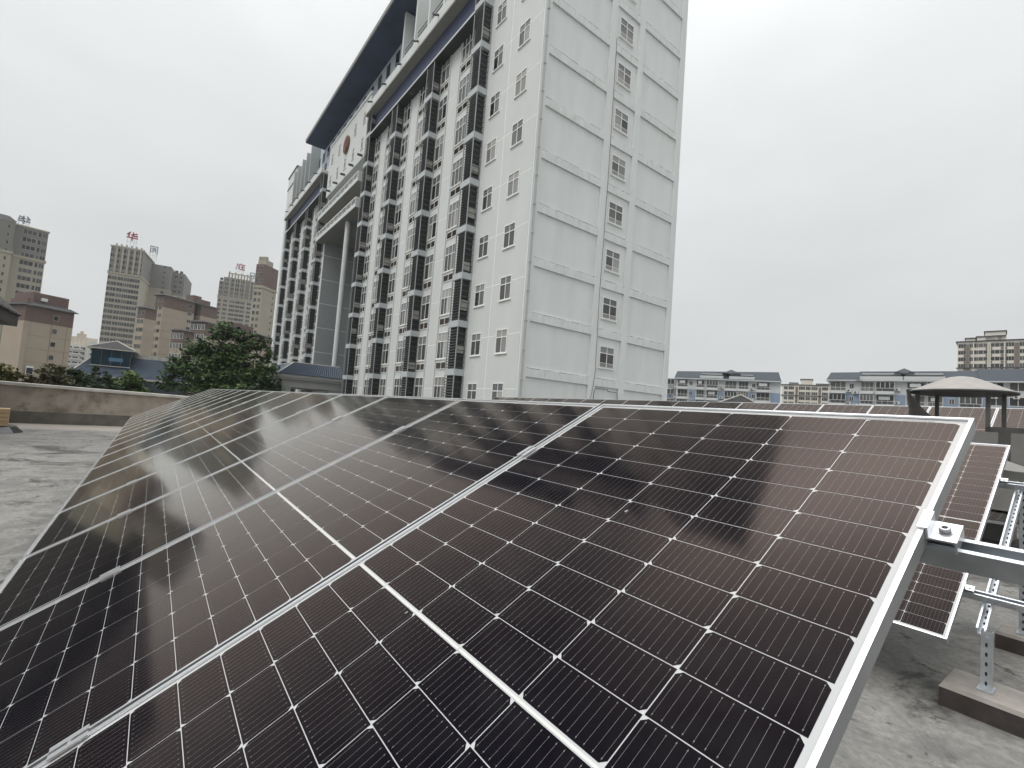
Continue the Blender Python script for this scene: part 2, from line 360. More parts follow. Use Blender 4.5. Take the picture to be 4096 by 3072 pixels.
for i in range(16):
    lab = ('nearest solar panel, at the right end of the foreground row, end clamp on its edge' if i == 0 else
           'last solar panel at the far left end of the foreground row, near the parapet' if i == 15 else
           '%s solar panel from the right end of the foreground row' % ORD[i])
    P = panel(0.0035-PITCH*i, Vector((0, 0, HT)), lab, 'panels of the foreground row', clamps=(i < 15))
    if i == 0:
        lb = MB(); lb.poly([(0.33,PL-0.0225,-0.0053),(0.52,PL-0.0225,-0.0053),(0.52,PL-0.0125,-0.0053),(0.33,PL-0.0125,-0.0053)], 0)
        rr = random.Random(3); xx = 0.34
        while xx < 0.505:
            wd = rr.choice((0.0012, 0.002, 0.0032)); lb.poly([(xx,PL-0.0205,-0.0052),(xx+wd,PL-0.0205,-0.0052),(xx+wd,PL-0.0165,-0.0052),(xx,PL-0.0165,-0.0052)], 1); xx += wd+rr.choice((0.0015, 0.003))
        for dx, dy, dr in ((0.02, 1.02, 0.004), (0.36, 1.72, 0.005), (-0.21, 1.55, 0.003), (0.14, 1.93, 0.003)):
            q_ = MB(); q_.poly([(dx+dr*rr.uniform(.7,1.2)*cos(2*pi*k/9), PL-dy+0.4+dr*1.6*rr.uniform(.7,1.2)*sin(2*pi*k/9), -0.0050) for k in range(9)]); q_.build('dirt_spot', mat('dried_dirt', (0.20,0.20,0.19), 0.8), P)
        lb.build('serial_label', [m_back, mat('label_ink', (0.10,0.10,0.10), 0.5)], P)
        # end clamp (Z bracket with socket bolt) on the right edge
        cb = MB(); y0 = PL-0.470; y1 = PL-0.415; x = PW/2
        cb.box(x-0.010,y0,0.0006,x+0.0045,y1,0.0040); cb.box(x+0.0008,y0,-0.0205,x+0.0045,y1,0.0005)
        cb.box(x+0.0046,y0,-0.0205,x+0.042,y1,-0.0165); cb.box(x+0.0385,y0,-0.0400,x+0.042,y1,-0.0206)
        c_ = cb.build('end_clamp', m_alu, P)
        bb = MB().lathe((x+0.0225,(y0+y1)/2,-0.0165), [(0.0085,0),(0.0085,0.008),(0.0075,0.009),(0.0045,0.009),(0.0045,0.003),(0.0001,0.003)], 20); bb.lathe((x+0.0225,(y0+y1)/2,-0.0165), [(0.012,0.0),(0.012,0.0012),(0.008,0.0012)], 20)
        bb.build('socket_bolt', m_bolt, c_)
# row behind
T2 = Vector((-0.382, 3.94, 1.442))
ec = MB(); ec.box(-0.009,-0.022,0.0006,0.004,0.022,0.004); ec.box(0.0008,-0.022,-0.0205,0.004,0.022,0.0005); ec.box(0.0041,-0.022,-0.0205,0.040,0.022,-0.0165); ec.box(0.0365,-0.022,-0.04,0.04,0.022,-0.0206); ec.bar((0.02,0,-0.0165),(0.02,0,-0.009),0.0075,12)
for i in range(3):
    P = panel(T2.x-PITCH*i, T2, ['solar panel right behind the nearest one, its right edge over the bare rails','second panel of the row behind, hidden under the foreground row','third panel of the row behind, hidden under the foreground row'][i], 'panels of the second row', clamps=(i < 2))
    if i == 0:
        for v in (0.52, 1.80): ec.build('end_clamp', m_alu, P, (PW/2, PL-v, 0))
# raised row at the back, rising very slightly to the right
for i in range(20):
    xr = -20.13+PITCH*(i-1)+PW+0.01
    top = Vector((0, 13.58, 2.245+0.0050*(xr+19)))
    lab = ('panel at the far left end of the raised back row' if i == 0 else '%s panel from the left in the raised row at the back of the roof' % ORD[i] if i < 19 else 'panel at the right end of the raised back row')
    panel(xr, top, lab, 'panels of the raised back row', 0.0050, clamps=False)
# low tilted panel strip in front of the vent shaft
o = thing('solar_panel', 'low solar panel edge lying in front of the grey vent shaft', 'solar panel', (-0.70, 8.02, 0.40), (R(7), 0, 0))
o.rotation_euler = (R(7), 0, 0)
for me, nm in ((ME_FR,'frame'),(ME_GL,'cell_sheet'),(ME_BK,'rear_sheet')):
    q = put(nm, me, o); q.rotation_euler = (0, 0, -pi/2); q.location = (-PL/2, PW/2, 0)
# ------------------------------------------------------------------ mounting racks
nrm = Vector((0, -sin(TILT), cos(TILT))); dsl = Vector((0, -cos(TILT), -sin(TILT)))
def chan(b, a, c, wdir, hdir, wd=0.041, h=0.041, t=0.0025, lip=0.009):   # open strut channel from a to c, open side = hdir
    a = Vector(a); c = Vector(c); W = Vector(wdir).normalized()*wd/2; H = Vector(hdir).normalized()*h; tw = W.normalized()*t; th = H.normalized()*t; L = W.normalized()*lip
    def slab(p, q, r, s):
        b.hexa([a+p, a+q, a+r, a+s, c+p, c+q, c+r, c+s])
    slab(-W, W, W+th, -W+th)
    slab(-W+th*1.02, -W+tw+th*1.02, -W+tw+H, -W+H); slab(W-tw+th*1.02, W+th*1.02, W+H, W-tw+H)
    slab(-W+tw*1.02+H-th, -W+L+H-th, -W+L+H, -W+tw*1.02+H); slab(W-L+H-th, W-tw*1.02+H-th, W-tw*1.02+H, W-L+H)
def slots(b, a, c, wdir, ndir, step=0.05, w_=0.011, l_=0.024, m=1):
    a = Vector(a); c = Vector(c); d = (c-a); n = int(d.length/step); d = d.normalized(); W = Vector(wdir).normalized()*w_/2; nn = Vector(ndir).normalized()*0.0006
    for i in range(n):
        p = a+d*(step*(i+0.5))+nn; q = []
        for k in range(10):
            t = 2*pi*k/10; q.append(p+W*cos(t)*1.0+d*(l_/2)*sin(t))
        b.poly(q, m)
def rack(label, T, x0, x1, vr, raft, leg=True, gnd=0.0):
    o = thing('mounting_rack', label, 'mounting rack', (T.x+x1, T.y, gnd))
    base = Vector((T.x+x1, T.y, gnd))
    def L(p): return Vector(p)-base
    for v in vr:
        c = T+dsl*v-nrm*(0.036+0.0415)
        b = MB(); chan(b, L((x0+T.x, c.y, c.z)), L((x1+T.x, c.y, c.z)), dsl, nrm); b.build('rail', m_galv, o)
    for xr in raft:
        x = T.x+xr
        a = T+dsl*(vr[0]-0.10)-nrm*0.121; c = T+dsl*(vr[1]+0.235)-nrm*0.121
        b = MB(); pa = L((x, a.y, a.z)); pc = L((x, c.y, c.z)); chan(b, pa, pc, (1,0,0), nrm); slots(b, pa+nrm*0.0026, pc+nrm*0.0026, (1,0,0), nrm); b.build('rafter', [m_galv, m_hole], o)
        yf = T.y+(dsl*2.045).y+0.035; zf = T.z+(dsl*2.045).z-0.10; yr = T.y-0.42; zr = T.z-0.30
        for yy, zz in ((yf, zf), (yr, zr)):
            b = MB(); p0 = L((x+0.024, yy, 0.126)); p1 = L((x+0.024, yy, zz+0.03))
            b.box(p0.x-0.022, p0.y-0.003, p0.z, p0.x+0.022, p0.y, p1.z); b.box(p0.x+0.0195, p0.y+0.0002, p0.z, p0.x+0.022, p0.y+0.041, p1.z); b.box(p0.x-0.022, p0.y+0.0002, p0.z, p0.x-0.0195, p0.y+0.041, p1.z)
            slots(b, (p0.x, p0.y-0.0031, p0.z), (p0.x, p0.y-0.0031, p1.z), (1,0,0), (0,-1,0))
            b.box(p0.x-0.032, p0.y-0.05, p0.z-0.008, p0.x+0.032, p0.y+0.06, p0.z-0.0002)
            b.bar((p0.x, p0.y-0.012, p1.z-0.03), (p0.x, p0.y+0.004, p1.z-0.03), 0.008, 6)
            b.build('leg', [m_galv, m_hole], o)
            PLS.append((x+0.02, yy+0.02))
    return o
PLS = []
o = thing('mounting_rack', 'tall galvanised rack carrying the raised back row of panels', 'mounting rack', (-10, 12.6, 0))
for v in (0.5, 1.8):
    yb, zb_ = 13.58-v*cos(TILT)-12.6, 2.29-v*sin(TILT)-0.085
    b = MB(); b.hexa([(-10.6,yb-0.03,zb_-0.10),(12.2,yb-0.03,zb_+0.014),(12.2,yb+0.03,zb_+0.014),(-10.6,yb+0.03,zb_-0.10),(-10.6,yb-0.03,zb_-0.05),(12.2,yb-0.03,zb_+0.064),(12.2,yb+0.03,zb_+0.064),(-10.6,yb+0.03,zb_-0.05)]); b.build('rail', m_galv, o)
    for k in range(10):
        x_ = -10.2+2.45*k; MB().box(x_-0.03, yb-0.028, 0, x_+0.03, yb+0.028, zb_-0.10+0.005*(x_+10.6)).build('leg', m_galv, o)
rack('galvanised steel rack under the foreground panel row, upper rail sticking out at right', Vector((0,0,HT)), -18.3, 0.5, (0.445, 1.80), [-1.3-3.46*k for k in range(5)])
rack('galvanised rack with bare rails and slotted legs at the end of the second row', T2, -3.4, 0.62, (0.52, 1.80), [0.094, 0.094-2.9])
vis = True
for k, (x, y) in enumerate(PLS):
    near = abs(x+0.27) < 0.1 and y > 1
    if near and y < 2.6: lab = 'brown painted concrete plinth under the front slotted leg at right'; bx = (-0.16, -0.16, 0.62, 0.16)
    elif near: lab = 'brown painted concrete plinth under the rear slotted leg at right'; bx = (-0.12, -0.14, 0.62, 0.15)
    else:
        lab = 'concrete plinth hidden under the panel rows'; bx = (-0.16, -0.16, 0.3, 0.16)
    o = thing('concrete_plinth', lab, 'plinth', (x, y, 0), group=None if near else 'plinths under the panel rows')
    b = MB(); x0, y0, x1, y1 = bx
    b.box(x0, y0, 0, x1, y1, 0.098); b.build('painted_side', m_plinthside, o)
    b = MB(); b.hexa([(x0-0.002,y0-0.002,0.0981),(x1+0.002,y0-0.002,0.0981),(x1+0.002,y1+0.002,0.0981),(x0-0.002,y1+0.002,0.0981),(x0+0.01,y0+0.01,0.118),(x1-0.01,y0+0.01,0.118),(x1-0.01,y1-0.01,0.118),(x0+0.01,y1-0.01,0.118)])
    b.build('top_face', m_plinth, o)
# ------------------------------------------------------------------ office tower
XC, YB = -23.2, 16.55
FH = 3.6
OB = thing('office_building', 'large white office tower with louvred bays, blank panelled end wall and red emblem', 'office building', (XC, YB, GZ))
# everything below is written in world coordinates and shifted to the tower's base
OFF = Vector((XC, YB, GZ))
class WB(MB):
    def put(s, name, mats, parent=None):
        s.v = [(p[0]-XC, p[1]-YB, p[2]-GZ) for p in s.v]; return s.build(name, mats, parent or OB)
MIR = lambda x: -129.0-x
XL = -105.8
YE = 32.15
DEP = 18.0
def xbox(b, xa, xb, y0, y1, z0, z1, m=0): b.box(min(xa,xb), y0, z0, max(xa,xb), y1, z1, m)
# --- end wall (faces +X): recessed backing plus proud ribs and floor beams
b = WB(); b.box(XC-0.33, YB+0.02, GZ, XC-0.12, YE, 46.3); b.put('end_wall', m_side)
RG = random.Random(21); m_grime = mat('sill_grime', (0.24, 0.235, 0.215), 0.9); m_grime2 = mat('sill_grime_light', (0.42, 0.42, 0.395), 0.9)
ribs = [(YB, 17.13), (22.82, 23.5), (26.06, 26.7), (31.48, YE)]
b = WB()
for y0, y1 in ribs: b = WB(); b.box(XC-0.119, y0, GZ, XC, y1, 46.3); b.put('wall_rib', m_side)
bays3 = [(17.13, 22.82), (23.5, 26.06), (26.7, 31.48)]
for k in range(-2, 12):
    z0, z1 = 3.80+FH*k, 4.38+FH*k
    for y0, y1 in bays3: 
        b = WB(); b.box(XC-0.1185, y0, z0, XC-0.0012, y1, z1)
        y = y0+0.02                                   # grime line along the sill with short drips
        while y < y1-0.05:
            y2 = min(y1-0.02, y+RG.uniform(0.15, 0.7)); h_ = RG.uniform(0.02, 0.05)
            if RG.random() < 0.8: b.box(XC-0.0011, y, z1-h_, XC-0.0002, y2, z1+0.001, RG.choice((1, 1, 2)))
            if RG.random() < 0.3: b.box(XC-0.0011, y, z1-RG.uniform(0.1, 0.3), XC-0.0003, y+0.025, z1-h_, 2)
            y = y2+RG.uniform(0, 0.1)
        b.put('floor_beam', [m_dirt, m_grime, m_grime2])
# thin ledge shadow caps
# --- front wall bodies
b = WB()
b.box(-30.3, YB, GZ, XC-0.16, YB+0.30, 46.3)                                    # right corner tower
b.put('corner_wall', m_white)
b = WB(); b.box(XL, YB, GZ, MIR(-30.3), YB+DEP, 46.2); b.put('corner_wall', m_white)
b = WB()
for xa, xb in ((-56.5, -30.31), (MIR(-30.31), -72.5)): b.box(xa, YB, GZ, xb, YB+0.4, 36.6)
b.put('wing_wall', m_white)
b = WB(); b.box(-56.5, YB+0.41, GZ, -30.3, YE, 38.0); b.box(-30.3, YB+0.31, GZ, XC-0.34, YE-0.01, 46.25); b.box(MIR(-30.3)+0.01, YB+0.41, GZ, -72.5, YE, 38.0); b.put('core', m_white)
# recess of the entrance: curtain wall, side walls, column
b = WB(); b.box(-72.4, YB+6.2, GZ, -56.6, YB+6.5, 31.3); b.put('curtain_wall', m_curt)
b = WB(); b.box(-72.499, YB+0.02, GZ, -72.40, YB+6.2, 31.3); b.box(-56.6, YB+0.02, GZ, -56.5, YB+6.2, 31.3)
for k in range(-1, 9):
    b.box(-72.3995, YB+0.02, 1.0+FH*k, -72.395, YB+6.2, 1.07+FH*k, 1)
b.put('recess_side_wall', [m_greyw, m_grout])
for xx in (-61.2,):
    b = WB(); b.lathe((xx, YB-0.2, GZ), [(0.33,0),(0.33,31.4)], 20)
    for k in range(18): b.lathe((xx, YB-0.2, GZ+1.0+1.7*k), [(0.331,0),(0.35,0.02),(0.35,0.08),(0.331,0.10)], 20)
    smooth(b.put('round_column', m_white))
rr = random.Random(5)
for k in range(12):
    b = WB()
    xx = -70.5+rr.random()*12; zz = 3+FH*rr.randint(0, 5)
    b.hexa([(xx,YB+6.19,zz+1.1),(xx+0.9,YB+6.19,zz+1.1),(xx+0.9,YB+6.15,zz+1.1),(xx,YB+6.15,zz+1.1),(xx,YB+6.0-0.5,zz),(xx+0.9,YB+5.5,zz),(xx+0.9,YB+5.46,zz),(xx,YB+5.46,zz)])
    b.put('open_vent_pane', mat('pale_glass', (0.35,0.42,0.46), 0.1))
# balconies over the entrance
for zb in (24.45, 27.65):
    b = WB(); b.box(-73.2, YB-1.2, zb+0.03, -55.7, YB+6.2, zb+0.28, 0); b.box(-73.15, YB-1.15, zb, -55.75, YB+6.2, zb+0.029, 2)  # thin darker underside sheet: shade under the balcony put into its colour
    b.box(-73.2, YB-1.2, zb+0.281, -55.7, YB-1.08, zb+0.55, 0); b.box(-55.82, YB-1.079, zb+0.281, -55.7, YB+0.0, zb+1.25, 0)
    b.box(-73.2, YB-1.2, zb+1.12, -55.821, YB-1.08, zb+1.28, 0)
    for i in range(11): xx = -73.1+i*1.72; b.box(xx, YB-1.19, zb+0.551, xx+0.22, YB-1.09, zb+1.119, 0)
    for i in range(10): xx = -73.1+i*1.72+0.45; b.box(xx, YB-1.17, zb+0.80, xx+1.1, YB-1.10, zb+0.88, 0)
    b.box(-73.0, YB-1.0, zb+0.6, -56.0, YB-0.96, zb+0.98, 1)
    b.put('balcony', [m_white, m_louvbox, m_soff])
# emblem wall
b = WB(); b.box(-73.0, YB-0.4, 31.4, -56.0, YB+6.2, 39.0); b.box(-73.1, YB-0.5, 39.0, -55.9, YB-0.2, 39.35); b.put('emblem_wall', m_white)
for i in range(5): b = WB(); b.bar((-70.9+i*3.35, YB-1.0, 31.7), (-70.9+i*3.35, YB-0.41, 31.75), 0.16, 8); b.put('rain_spout', m_louv)
# the emblem: oval shield, gold wreath rim, gear and stars as raised shapes
def disc(b, cx, cz, rxx, rz, y0, y1, m, n=28):
    k = len(b.v)
    for y in (y0, y1):
        for i in range(n): b.v.append((cx+rxx*cos(2*pi*i/n), y, cz+rz*sin(2*pi*i/n)))
    b.f.append(tuple(k+n+i for i in range(n))); b.m.append(m)
    for i in range(n):
        j = (i+1) % n; b.f.append((k+i, k+j, k+n+j, k+n+i)); b.m.append(m)
b = WB(); ex, ez = -64.4, 36.0
disc(b, ex, ez, 1.12, 1.22, YB-0.401, YB-0.62, 1); disc(b, ex, ez+0.08, 0.86, 0.92, YB-0.62, YB-0.66, 0)
for sx, sz, sr in ((0, 0.55, 0.2), (-0.42, 0.3, 0.09), (-0.16, 0.22, 0.09), (0.16, 0.22, 0.09), (0.42, 0.3, 0.09)):
    q = []
    for i in range(10):
        rr_ = sr if i % 2 == 0 else sr*0.42; t = pi/2+i*pi/5; q.append((ex+sx+rr_*cos(t), YB-0.675, ez+sz+rr_*sin(t)))
    b.poly(q, 1)
b.box(ex-0.5, YB-0.68, ez-0.28, ex+0.5, YB-0.661, ez-0.16, 1); b.hexa([(ex-0.42,YB-0.68,ez-0.158),(ex+0.42,YB-0.68,ez-0.158),(ex+0.42,YB-0.661,ez-0.158),(ex-0.42,YB-0.661,ez-0.158),(ex-0.3,YB-0.68,ez+0.0),(ex+0.3,YB-0.68,ez+0.0),(ex+0.3,YB-0.661,ez+0.0),(ex-0.3,YB-0.661,ez+0.0)], 1)
disc(b, ex, ez-0.72, 0.3, 0.22, YB-0.661, YB-0.70, 1, 12)
for s in (-1, 1): b.hexa([(ex+s*0.3,YB-0.66,ez-0.95),(ex+s*0.75,YB-0.66,ez-0.75),(ex+s*0.75,YB-0.70,ez-0.75),(ex+s*0.3,YB-0.70,ez-0.95),(ex+s*0.3,YB-0.66,ez-0.75),(ex+s*0.7,YB-0.66,ez-0.5),(ex+s*0.7,YB-0.70,ez-0.5),(ex+s*0.3,YB-0.70,ez-0.75)], 0)
b.put('emblem', [m_red, m_gold])
# terrace slabs, ledges, navy bands
for s in (0, 1):
    X = (lambda x: x) if s == 0 else MIR
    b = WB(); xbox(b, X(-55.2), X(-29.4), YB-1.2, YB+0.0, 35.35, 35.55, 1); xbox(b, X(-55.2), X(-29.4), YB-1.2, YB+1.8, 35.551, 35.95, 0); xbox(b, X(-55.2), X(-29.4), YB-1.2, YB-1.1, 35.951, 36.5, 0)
    b.put('terrace_slab', [m_white, m_soff])
    b = WB(); xbox(b, X(-53.8), X(-31.1), YB-0.9, YB-0.01, 32.55, 32.72, 0); xbox(b, X(-53.8), X(-31.1), YB-0.898, YB-0.02, 32.45, 32.549, 1); b.put('ledge', [m_white, m_louvbox])
    b = WB(); xbox(b, X(-53.8), X(-31.1), YB-0.35, YB-0.002, 32.721, 35.349); b.put('navy_band', m_navy)
    # structures on the terrace: set-back wall, columns, railings
    b = WB(); xbox(b, X(-46.5), X(-30.4), YB+1.8, YB+DEP, 36.61, 44.0); b.put('terrace_block', m_white)
    for xx in (-45.6, -42.6, -39.6, -36.6, -33.6):
        b = WB(); xbox(b, X(xx), X(xx-0.35), YB-0.95, YB+1.79, 35.952, 43.6); b.put('terrace_fin', m_greyw if s else m_white)
    for i in range(5):
        xx = -45.5+3.0*i+0.1; b = WB()
        for z in (37.2, 37.6, 38.0): xbox(b, X(xx), X(xx+2.6), YB-0.8, YB-0.74, z, z+0.06)
        b.put('terrace_railing', m_louv)
        b = WB(); xbox(b, X(xx), X(xx+2.6), YB+1.70, YB+1.795, 37.0, 39.6); b.put('terrace_window', m_glassd)
    for i in range(6):
        xx = X(-33+-4.0*i); b = WB(); b.bar((xx, YB-1.25, 36.05), (xx, YB-1.75, 35.8), 0.10, 8); b.put('rain_spout', m_louv)
# penthouse and deep eaves
b = WB(); b.box(-86.2, YB+0.5, 36.6, -44.0, YB+DEP, 42.28); b.box(-86.2, YB+0.5, 42.281, -80.6, YB+DEP, 45.3); b.put('penthouse_wall', m_tile)
for i in range(15):
    xx = -84.6+i*2.7
    for z in (37.8, 40.2): b = WB(); b.box(xx+(0.9 if z > 39 else 0), YB+0.43, z, xx+1.0+(0.9 if z > 39 else 0), YB+0.499, z+1.5); b.put('penthouse_opening', m_glassd)
b = WB()
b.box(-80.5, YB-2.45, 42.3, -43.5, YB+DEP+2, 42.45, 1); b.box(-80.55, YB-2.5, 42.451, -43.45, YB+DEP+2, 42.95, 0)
b.hexa([(-80.5,YB-2.45,42.951),(-43.5,YB-2.45,42.951),(-43.5,YB+DEP,42.951),(-80.5,YB+DEP,42.951),(-76,YB+3,46.8),(-48,YB+3,46.8),(-48,YB+12,46.8),(-76,YB+12,46.8)], 2)
b.put('eaves_roof', [m_soff, m_soffd, m_bluet])
# left tower top glass box
b = WB(); b.box(-98.62, YB+0.3, 43.9, -98.4, YB+3.2, 45.9); b.put('glass_corner', m_bluegl)
b = WB(); b.box(XL-0.15, YB-0.15, 46.2, -98.3, YB+4, 46.45); b.box(XL-0.1, YB-0.1, 43.6, -98.45, YB-0.005, 43.85); b.put('roof_trim', m_louv)
# louvred bays
RB = random.Random(31); m_acb = mat('weathered_ac_casing', (0.36, 0.355, 0.33), 0.7, var=0.15)
def bay(xr, z_top):
    wd, p = 1.42, 0.86
    xl = xr-wd
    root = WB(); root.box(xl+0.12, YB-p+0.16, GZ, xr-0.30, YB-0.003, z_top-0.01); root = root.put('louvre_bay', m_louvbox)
    k = -2
    while 4.4+FH*k < z_top:
        b = WB(); z0, z1 = 4.38+FH*k, min(3.82+FH*(k+1), z_top)
        n = 14
        for i in range(n):
            z = z0+0.06+(z1-z0-0.1)*i/n
            b.hexa([(xl+0.05,YB-p+0.02,z),(xr-0.05,YB-p+0.02,z),(xr-0.05,YB-p+0.11,z+0.06),(xl+0.05,YB-p+0.11,z+0.06),(xl+0.05,YB-p+0.02,z+0.03),(xr-0.05,YB-p+0.02,z+0.03),(xr-0.05,YB-p+0.11,z+0.09),(xl+0.05,YB-p+0.11,z+0.09)])
            if i % 2 == 0: b.box(xr-0.05, YB-p+0.12, z, xr-0.02, YB-0.02, z+0.05)
        b.put('louvre_screen', m_louv, root)
        if RB.random() < 0.62:      # condenser unit parked behind the side slats
            zz = z0+RB.uniform(0.15, 1.5); b = WB(); b.box(xr-0.26, YB-0.72, zz, xr-0.10, YB-RB.uniform(0.08, 0.2), zz+RB.uniform(0.5, 0.75)); b.put('ac_unit', m_acb, root)
        k += 1
    k = -2
    while 3.84+FH*k < z_top-0.4:
        b = WB(); b.box(xl-0.004, YB-p-0.004, 3.86+FH*k, xr+0.004, YB-0.004, 4.34+FH*k); k += 1
        b.put('floor_band', m_band, root)
    for x in (xl, xr-0.06): b = WB(); b.box(x, YB-p-0.001, GZ, x+0.06, YB-p+0.06, z_top); b.put('corner_post', m_greyw, root)
    b = WB(); b.box(xr-0.06, YB-0.07, GZ, xr+0.001, YB-0.0045, z_top); b.put('corner_post', m_greyw, root)
    # children were given positions in tower coordinates; the bay itself sits at the tower origin
BAYS = [-29.75, -37.8, -45.85, -53.9]
for i, xr in enumerate(BAYS): bay(xr, 35.34 if i in (0, 3) else 32.44)
for i, xr in enumerate(BAYS): bay(MIR(xr)+1.42, 35.34 if i in (0, 3) else 32.44)
# windows
def win_mesh(nm, W, H, cols, tr, lower=1, guard=0, grille=0):
    f = MB(); t = 0.06; y0, y1 = -0.05, 0.02
    f.box(-W/2, y0, 0, W/2, y1, t); f.box(-W/2, y0, H-t, W/2, y1, H); f.box(-W/2, y0, t, -W/2+t, y1, H-t); f.box(W/2-t, y0, t, W/2, y1, H-t)
    f.box(-W/2+t, y0+0.004, tr-0.03, W/2-t, y1, tr+0.03)
    for c in range(1, cols):
        x = -W/2+W*c/cols; f.box(x-0.025, y0+0.002, t, x+0.025, y1, tr-0.0305); f.box(x-0.02, y0+0.008, tr+0.0305, x+0.02, y1, H-t)
    f.box(-W/2-0.05, -0.10, -0.07, W/2+0.05, 0.01, -0.0005)
    if grille:
        f.box(-W/2, -0.06, -0.85, W/2, 0.0, -0.80); f.box(-W/2, -0.06, -0.30, W/2, 0.0, -0.25)
        for x in (-W/2, -0.03, W/2-0.06): f.box(x, -0.06, -0.799, x+0.06, 0.0, -0.301)
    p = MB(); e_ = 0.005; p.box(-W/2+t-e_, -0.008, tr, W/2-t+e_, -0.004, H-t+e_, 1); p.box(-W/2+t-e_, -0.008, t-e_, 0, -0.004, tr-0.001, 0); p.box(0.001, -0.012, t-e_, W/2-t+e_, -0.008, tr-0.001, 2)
    gr = MB()
    if guard:
        gr.box(-W/2, -0.115, 0.33, W/2, -0.095, 0.36); gr.box(-W/2, -0.115, 0.02, W/2, -0.095, 0.05)
        for i in range(15): x = -W/2+0.05+(W-0.1)*i/14; gr.box(x-0.008, -0.112, 0.051, x+0.008, -0.098, 0.329)
    if grille:
        for i in range(9): z = -0.79+0.055*i; gr.hexa([(-W/2+0.06,-0.05,z),(W/2-0.06,-0.05,z),(W/2-0.06,-0.02,z+0.03),(-W/2+0.06,-0.02,z+0.03),(-W/2+0.06,-0.05,z+0.01),(W/2-0.06,-0.05,z+0.01),(W/2-0.06,-0.02,z+0.04),(-W/2+0.06,-0.02,z+0.04)])
        gr.box(-W/2+0.05, -0.004, -0.80, W/2-0.05, -0.002, -0.30)
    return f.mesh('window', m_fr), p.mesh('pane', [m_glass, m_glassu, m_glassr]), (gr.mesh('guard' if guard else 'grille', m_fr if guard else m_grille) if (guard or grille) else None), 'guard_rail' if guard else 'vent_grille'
WA = win_mesh('a', 1.28, 1.62, 2, 1.08)
WC = win_mesh('c', 1.75, 2.15, 3, 1.40, grille=1)
WD = win_mesh('d', 1.60, 2.15, 2, 1.40, grille=1)
WS = win_mesh('s', 1.58, 1.60, 2, 1.08, guard=1)
WE = win_mesh('e', 0.85, 1.5, 2, 1.0)
WQ = []
for k in range(9): WQ.append((WS, (XC-0.11, 24.65, 5.19+FH*k), pi/2))
for k in range(-1, 11):
    if k < 8: WQ.append((WA, (-25.3, YB, 5.32+FH*k), 0))
    if k < 9: WQ.append((WA, (-28.45, YB, 5.32+FH*k), 0))
CW = []
for i in range(3):
    for k in range(-1, 8): CW.append((WD, (BAYS[i]-7.30, YB, 5.33+3.585*k), 0)); CW.append((WC, (BAYS[i]-3.62, YB, 5.33+3.585*k), 0))
CW.sort(key=lambda q: -q[1][0]); WQ += CW
for i in range(4):
    for k in range(-1, 8): WQ.append((WD, (MIR(BAYS[i]-1.3), YB, 5.33+3.585*k), 0))
for i in range(3):
    for k in range(-1, 8): WQ.append((WC, (MIR(BAYS[i]-4.6), YB, 5.33+3.585*k), 0))
for i in range(5):
    WQ.append((WE, (-71.3+3.35*i, YB-0.4, 32.75), 0))
    if i != 2: WQ.append((WE, (-71.3+3.35*i, YB-0.4, 36.1), 0))
for xx in (-100.2, -103.2): WQ.append((WE, (xx, YB, 38.8), 0))
ST = MB(); STP = MB()
for n, (W, loc, rz) in enumerate(WQ):
    lo = Vector(loc)-OFF
    if n < 92 or 'e' == 0:
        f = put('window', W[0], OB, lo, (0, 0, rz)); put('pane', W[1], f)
        if W[2]: put(W[3], W[2], f)
    else:
        for me, mi in ((W[0], 0), (W[1], 1), (W[2], 2)):
            if me is None: continue
            k = len(ST.v); ST.v += [(v.co.x+lo.x, v.co.y+lo.y, v.co.z+lo.z) for v in me.vertices]
            for p in me.polygons: ST.f.append(tuple(k+i for i in p.vertices)); ST.m.append(mi if mi != 1 else (1, 3, 1)[p.material_index])
q = ST.build('far_window', [m_fr, m_glassd, m_grille, m_glassu], OB); q['kind'] = 'stuff'
# groove lines on the corner tower, pilaster edges, gutters, cables
b = WB()
b.box(-26.95, YB-0.004, GZ, -26.90, YB-0.001, 46)
for k in range(-1, 12):
    b.box(-29.4, YB-0.0035, 2.93+FH*k, XC-0.15, YB-0.0008, 2.97+FH*k)
    for i in range(3): b.box(BAYS[i]-6.3, YB-0.0035, 2.93+FH*k, BAYS[i]-4.75, YB-0.0008, 2.97+FH*k)
b.put('groove_line', m_grout)
for i in range(3):
    for x in (BAYS[i]-4.62, BAYS[i]-6.45, MIR(BAYS[i]-5.5), MIR(BAYS[i]-3.3)): b = WB(); b.box(x-0.05, YB-0.10, GZ, x+0.05, YB-0.0006, 32.44); b.put('pilaster_trim', m_white)
b = WB(); b.bar((XC+0.05, YB+0.25, GZ), (XC+0.05, YB+0.25, 46), 0.055, 8); 
for k in range(28): b.box(XC, YB+0.17, -6+1.9*k, XC+0.12, YB+0.33, -5.93+1.9*k)
b.put('drain_pipe', m_pipe)
def wire(pts, r): 
    b = WB()
    for p, q in zip(pts, pts[1:]): b.bar(p, q, r, 5)
    b.put('cable', m_blk)
x = XC+0.02
wire([(x,23.49,30),(x,23.50,19),(x,23.46,17.4),(x,23.43,14.1),(x,23.36,10.4),(x,23.44,4.8),(x,23.3,3.7),(x,23.1,2.8),(x,23.05,1.0)], 0.013)
wire([(x,23.36,1.0),(x,23.40,2.9),(x,23.44,3.45),(x,23.6,3.62),(x,24.84,3.64),(x,24.9,3.52),(x,25.9,3.5),(x,25.98,3.1),(x,25.98,1.0)], 0.02)
